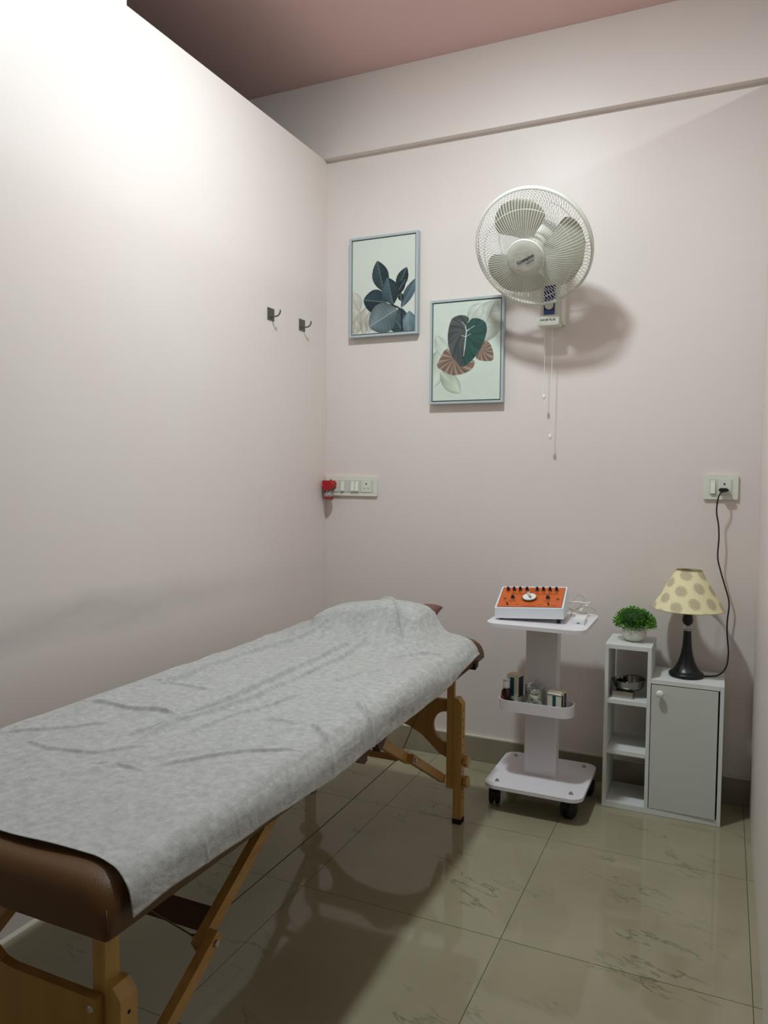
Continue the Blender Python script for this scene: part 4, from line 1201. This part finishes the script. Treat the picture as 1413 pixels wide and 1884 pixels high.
ad = thing('electrode_box', 'small white flat box beside the electrotherapy unit', 'box', (1.211, -0.300, 0.6905), math.radians(4))
obj('box_body', B(-0.0195, 0.0195, -0.055, 0.055, 0, 0.0125), M_device, ad, world=False, bevel=0.002)
obj('box_lid', B(-0.0195, 0.0195, -0.040, 0.055, 0.0127, 0.0165), M_cap, ad, world=False, bevel=0.0015)
obj('logo_mark', B(-0.006, 0.004, -0.0554, -0.0545, 0.005, 0.008), M_navy, ad, world=False)

# ------------------------------------------------------------------ shelf cabinet
cb = thing('shelf_cabinet', 'white cabinet with a tall open shelf tower and a door', 'cabinet', (1.492, -0.13, 0))
Y0, Y1, th = -0.231, -0.032, 0.0125
def panel(nm, *a): return obj(nm, B(*a), M_white, cb, bevel=0.0006, seg=1)
panel('side_panel', 1.292, 1.292 + th, Y0, Y1, 0.001, 0.606)
panel('divider', 1.440, 1.4525, Y0, Y1, 0.0215, 0.606)
panel('side_panel', 1.6805, 1.693, Y0, Y1, 0.001, 0.494)
panel('bottom_panel', 1.3048, 1.680, Y0, Y1, 0.001, 0.0212)
panel('top_panel', 1.3048, 1.4397, Y0, Y1, 0.591, 0.606)
panel('cabinet_top', 1.4528, 1.6802, Y0, Y1, 0.479, 0.494)
panel('shelf', 1.3048, 1.4397, Y0, Y1, 0.389, 0.404)
panel('shelf', 1.3048, 1.4397, Y0, Y1, 0.202, 0.217)
obj('back_panel', B(1.4528, 1.6802, Y1 - 0.004, Y1, 0.022, 0.4787), M_white, cb)
MD = T(1.4555, Y0 + 0.0075, 0) @ RZ(math.radians(-1.2))
dr = obj('door', box(bmesh.new(), 0, 0.2195, -0.0075, 0.0065, 0.0235, 0.4755, MD), M_door, cb, bevel=0.0008, seg=1)
bm = lathe(bmesh.new(), [(0.006, 0.0), (0.005, 0.008), (0.006, 0.011), (0.0125, 0.015), (0.0135, 0.020), (0.011, 0.025), (0.005, 0.0275), (0, 0.028)], 26, T(1.485, Y0 - 0.001, 0.449) @ RX(PI / 2), cap=False)
obj('knob', bm, M_rocker, dr, smooth=True)

# ------------------------------------------------------------------ plant
pc = (1.381, -0.128)
pt = thing('potted_plant', 'bushy green artificial plant in a round white pot on the shelf tower', 'plant', (*pc, 0.6062))
z0 = 0.6063
bm = lathe(bmesh.new(), [(0, z0), (0.026, z0), (0.034, z0 + 0.005), (0.042, z0 + 0.018), (0.044, z0 + 0.030), (0.041, z0 + 0.044), (0.034, z0 + 0.054), (0.031, z0 + 0.055), (0.030, z0 + 0.050), (0, z0 + 0.046)], 60, T(*pc, 0), cap=False,
           mod=lambda a, z: 1 + 0.010 * math.cos(20 * a) * (1 if z > z0 + .01 else 0))
obj('pot', bm, M_pot, pt, smooth=True)
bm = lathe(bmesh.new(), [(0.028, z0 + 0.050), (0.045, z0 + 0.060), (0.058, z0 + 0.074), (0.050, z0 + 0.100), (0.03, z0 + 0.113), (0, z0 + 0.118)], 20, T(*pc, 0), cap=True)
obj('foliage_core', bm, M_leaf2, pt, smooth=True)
bm = bmesh.new(); R_ = random.Random(3)
cz = z0 + 0.062
for k in range(1500):
    a = R_.uniform(0, 2 * PI); el = math.asin(R_.uniform(-0.18, 1.0))
    d = Vector((math.cos(a) * math.cos(el), math.sin(a) * math.cos(el), math.sin(el)))
    rad = R_.uniform(0.70, 1.0)
    p = Vector((pc[0], pc[1], cz)) + Vector((d.x * 0.077, d.y * 0.075, d.z * 0.064)) * rad
    dd = (d + Vector((R_.gauss(0, .35), R_.gauss(0, .35), R_.gauss(0.15, .35)))).normalized()
    s = dd.cross(Vector((R_.gauss(0, 1), R_.gauss(0, 1), R_.gauss(0, 1)))).normalized()
    L = R_.uniform(0.007, 0.013); wv = L * 0.30; nrm = dd.cross(s)
    v = [bm.verts.new(q) for q in (p - dd * L * .4, p + s * wv + nrm * L * .08, p + dd * L * .6, p - s * wv + nrm * L * .08)]
    bm.faces.new(v)
fo = obj('leaves', bm, M_leaf, pt, smooth=False); fo['kind'] = 'stuff'

# ------------------------------------------------------------------ kidney dish on a steel box
sb = thing('steel_instrument_box', 'small rectangular steel box under the kidney dish', 'box', (1.353, -0.170, 0.404))
obj('box_body', B(1.317, 1.389, -0.205, -0.125, 0.4043, 0.424), M_steel, sb, bevel=0.004, seg=3)
obj('box_lid', B(1.316, 1.390, -0.206, -0.124, 0.4242, 0.4285), M_steel, sb, bevel=0.0015)
def kidney(scale, z, n=64):
    out = []
    for k in range(n):
        a = 2 * PI * k / n
        x = 0.0595 * math.cos(a); y = 0.046 * math.sin(a)
        dent = 0.022 * math.exp(-((a - PI * 0.74) / 0.50) ** 2)     # inner bend of the bean
        f = 1 - dent / 0.05
        out.append((x * f * scale, y * f * scale, z))
    return out
KM = T(1.3715, -0.160, 0.4287) @ RX(math.radians(4)) @ RY(math.radians(-4))
bm = bmesh.new(); rings = []
for sc, z in ((0.0, 0.0042), (0.55, 0.0042), (0.74, 0.0065), (0.86, 0.018), (0.95, 0.034), (1.0, 0.041), (1.04, 0.0415), (1.045, 0.039), (1.0, 0.037), (0.90, 0.018), (0.78, 0.0045), (0.6, 0.0022), (0, 0.0022)):
    if sc == 0: rings.append([bm.verts.new(KM @ Vector((0, 0, z)))])
    else: rings.append([bm.verts.new(KM @ Vector(p)) for p in kidney(sc, z)])
for a, b2 in zip(rings, rings[1:]):
    n = 64
    for k in range(n):
        k2 = (k + 1) % n
        if len(a) == 1: bm.faces.new((a[0], b2[k2], b2[k]))
        elif len(b2) == 1: bm.faces.new((a[k], a[k2], b2[0]))
        else: bm.faces.new((a[k], a[k2], b2[k2], b2[k]))
kd = obj('kidney_dish', bm, M_mirror, smooth=True)
tag(kd, 'polished steel kidney dish on the upper open shelf', 'dish')

# ------------------------------------------------------------------ table lamp
lx, ly = 1.565, -0.128; lz = 0.4942
lp = thing('table_lamp', 'table lamp with black base and patterned yellow shade on the cabinet', 'lamp', (lx, ly, lz))
prof = [(0, 0), (0.056, 0), (0.0600, 0.003), (0.0605, 0.010), (0.058, 0.014), (0.052, 0.017), (0.045, 0.024), (0.036, 0.038), (0.028, 0.056), (0.021, 0.082), (0.0165, 0.110), (0.0145, 0.140), (0.0135, 0.166), (0, 0.166)]
obj('base', lathe(bmesh.new(), [(r, z + lz) for r, z in prof], 44, T(lx, ly, 0), cap=False), M_lamp_body, lp, smooth='auto')
bm = lathe(bmesh.new(), [(0, 0.167), (0.010, 0.167), (0.0165, 0.172), (0.0165, 0.181), (0.010, 0.186), (0, 0.186)], 10, T(lx, ly, lz), cap=False)
obj('crystal_collar', bm, M_crystal, lp)
bm = lathe(bmesh.new(), [(0, 0.1865), (0.008, 0.187), (0.015, 0.192), (0.0185, 0.202), (0.0185, 0.212), (0.016, 0.222), (0.012, 0.240), (0.012, 0.262), (0, 0.262)], 28, T(lx, ly, lz), cap=False)
obj('bulb_holder', bm, M_black, lp, smooth='auto')
M_shade = vcol_mat('printed_shade_fabric', 0.8, 0.2, Subsurface_Weight=0.0, Transmission_Weight=0.0)
SZ0, SZ1, SR0, SR1 = 0.742, 0.882, 0.124, 0.044
na, nz = 420, 110
ang = np.linspace(0, 2 * PI, na, endpoint=False); zt = np.linspace(0, 1, nz)
A_, Z_ = np.meshgrid(ang, zt)
Rr = SR0 + (SR1 - SR0) * Z_
slant = math.hypot(SZ1 - SZ0, SR0 - SR1)
# unrolled cone coordinates for the block print
rc = SR0 / math.sin(math.atan2(SR0 - SR1, SZ1 - SZ0)) - Z_ * slant
ac = A_ * math.sin(math.atan2(SR0 - SR1, SZ1 - SZ0))
PU, PV = rc * np.cos(ac), rc * np.sin(ac)
base_c = np.array(srgb(238, 230, 186)); ink_c = np.array(srgb(182, 164, 142))
col = np.ones((nz, na, 3)) * base_c
px_, py_ = 0.066, 0.054
row = np.floor(PV / py_); offx = (row % 2) * px_ / 2
lu = (PU + offx) % px_ - px_ / 2; lv = PV % py_ - py_ / 2
ca, sa = math.cos(0.5), math.sin(0.5)
qu, qv = lu, lv
rr_ = np.hypot(qu / 0.0235, qv / 0.0195); th_ = np.arctan2(qv, qu)
edge = 1 + 0.07 * np.cos(15 * th_)
m = (rr_ < edge)
inner = 0.55 + 0.35 * (np.sin(qu * 1500) * np.sin(rr_ * 16 + 1.5) > 0.0)
inner = np.where((rr_ > 0.78), 0.75 * (np.cos(15 * th_) > -0.5), inner)
a = (m * inner)[..., None]
col = col * (1 - a) + ink_c * a
col *= (1 + 0.02 * rng.normal(size=(nz, na, 1)))
P = np.stack([lx + Rr * np.cos(A_), ly + Rr * np.sin(A_), SZ0 + (SZ1 - SZ0) * Z_], -1)
shd = link_mesh('lamp_shade', grid_mesh('lamp_shade', P, np.clip(col, 0, 1), closed_u=True), M_shade, lp)
mo = shd.modifiers.new('thick', 'SOLIDIFY'); mo.thickness = 0.0012; mo.offset = -1
M_trim = mat('shade_binding', (178, 164, 120), 0.8)
for r, z in ((SR0 + 0.0004, SZ0), (SR1 + 0.0004, SZ1)):
    obj('shade_binding', tube(bmesh.new(), [(lx + r * math.cos(2 * PI * k / 72), ly + r * math.sin(2 * PI * k / 72), z) for k in range(72)], 0.0013, 6, True), M_trim, shd, smooth=True)
bm = bmesh.new()
for k in range(3):
    a0 = 2 * PI * k / 3 + 0.5
    tube(bm, [(lx + 0.011 * math.cos(a0), ly + 0.011 * math.sin(a0), 0.750), (lx + 0.043 * math.cos(a0), ly + 0.043 * math.sin(a0), SZ1 - 0.004)], 0.0012, 6)
obj('shade_spider', bm, M_steel, lp)
cord = [(1.669, -0.040, 1.166), (1.660, -0.058, 1.160), (1.653, -0.062, 1.145), (1.649, -0.055, 1.115), (1.649, -0.048, 1.085), (1.656, -0.042, 1.045), (1.659, -0.042, 0.996), (1.657, -0.040, 0.926), (1.668, -0.040, 0.875),
        (1.684, -0.035, 0.820), (1.700, -0.032, 0.759), (1.696, -0.030, 0.69), (1.697, -0.030, 0.64), (1.703, -0.034, 0.58), (1.700, -0.048, 0.535), (1.690, -0.062, 0.512), (1.672, -0.085, 0.4995), (1.655, -0.100, 0.4972), (1.635, -0.112, 0.4972), (1.615, -0.118, 0.498)]
obj('cord', tube(bmesh.new(), spline(cord, 6), 0.0027, 8), M_black, lp, smooth=True)
bm = prism(bmesh.new(), [(1.652, 1.1725), (1.658, 1.1780), (1.680, 1.1780), (1.688, 1.1725), (1.680, 1.1645), (1.658, 1.1645)], -0.046, -0.0146, 'xz')
obj('plug', bm, M_black, lp, bevel=0.002)
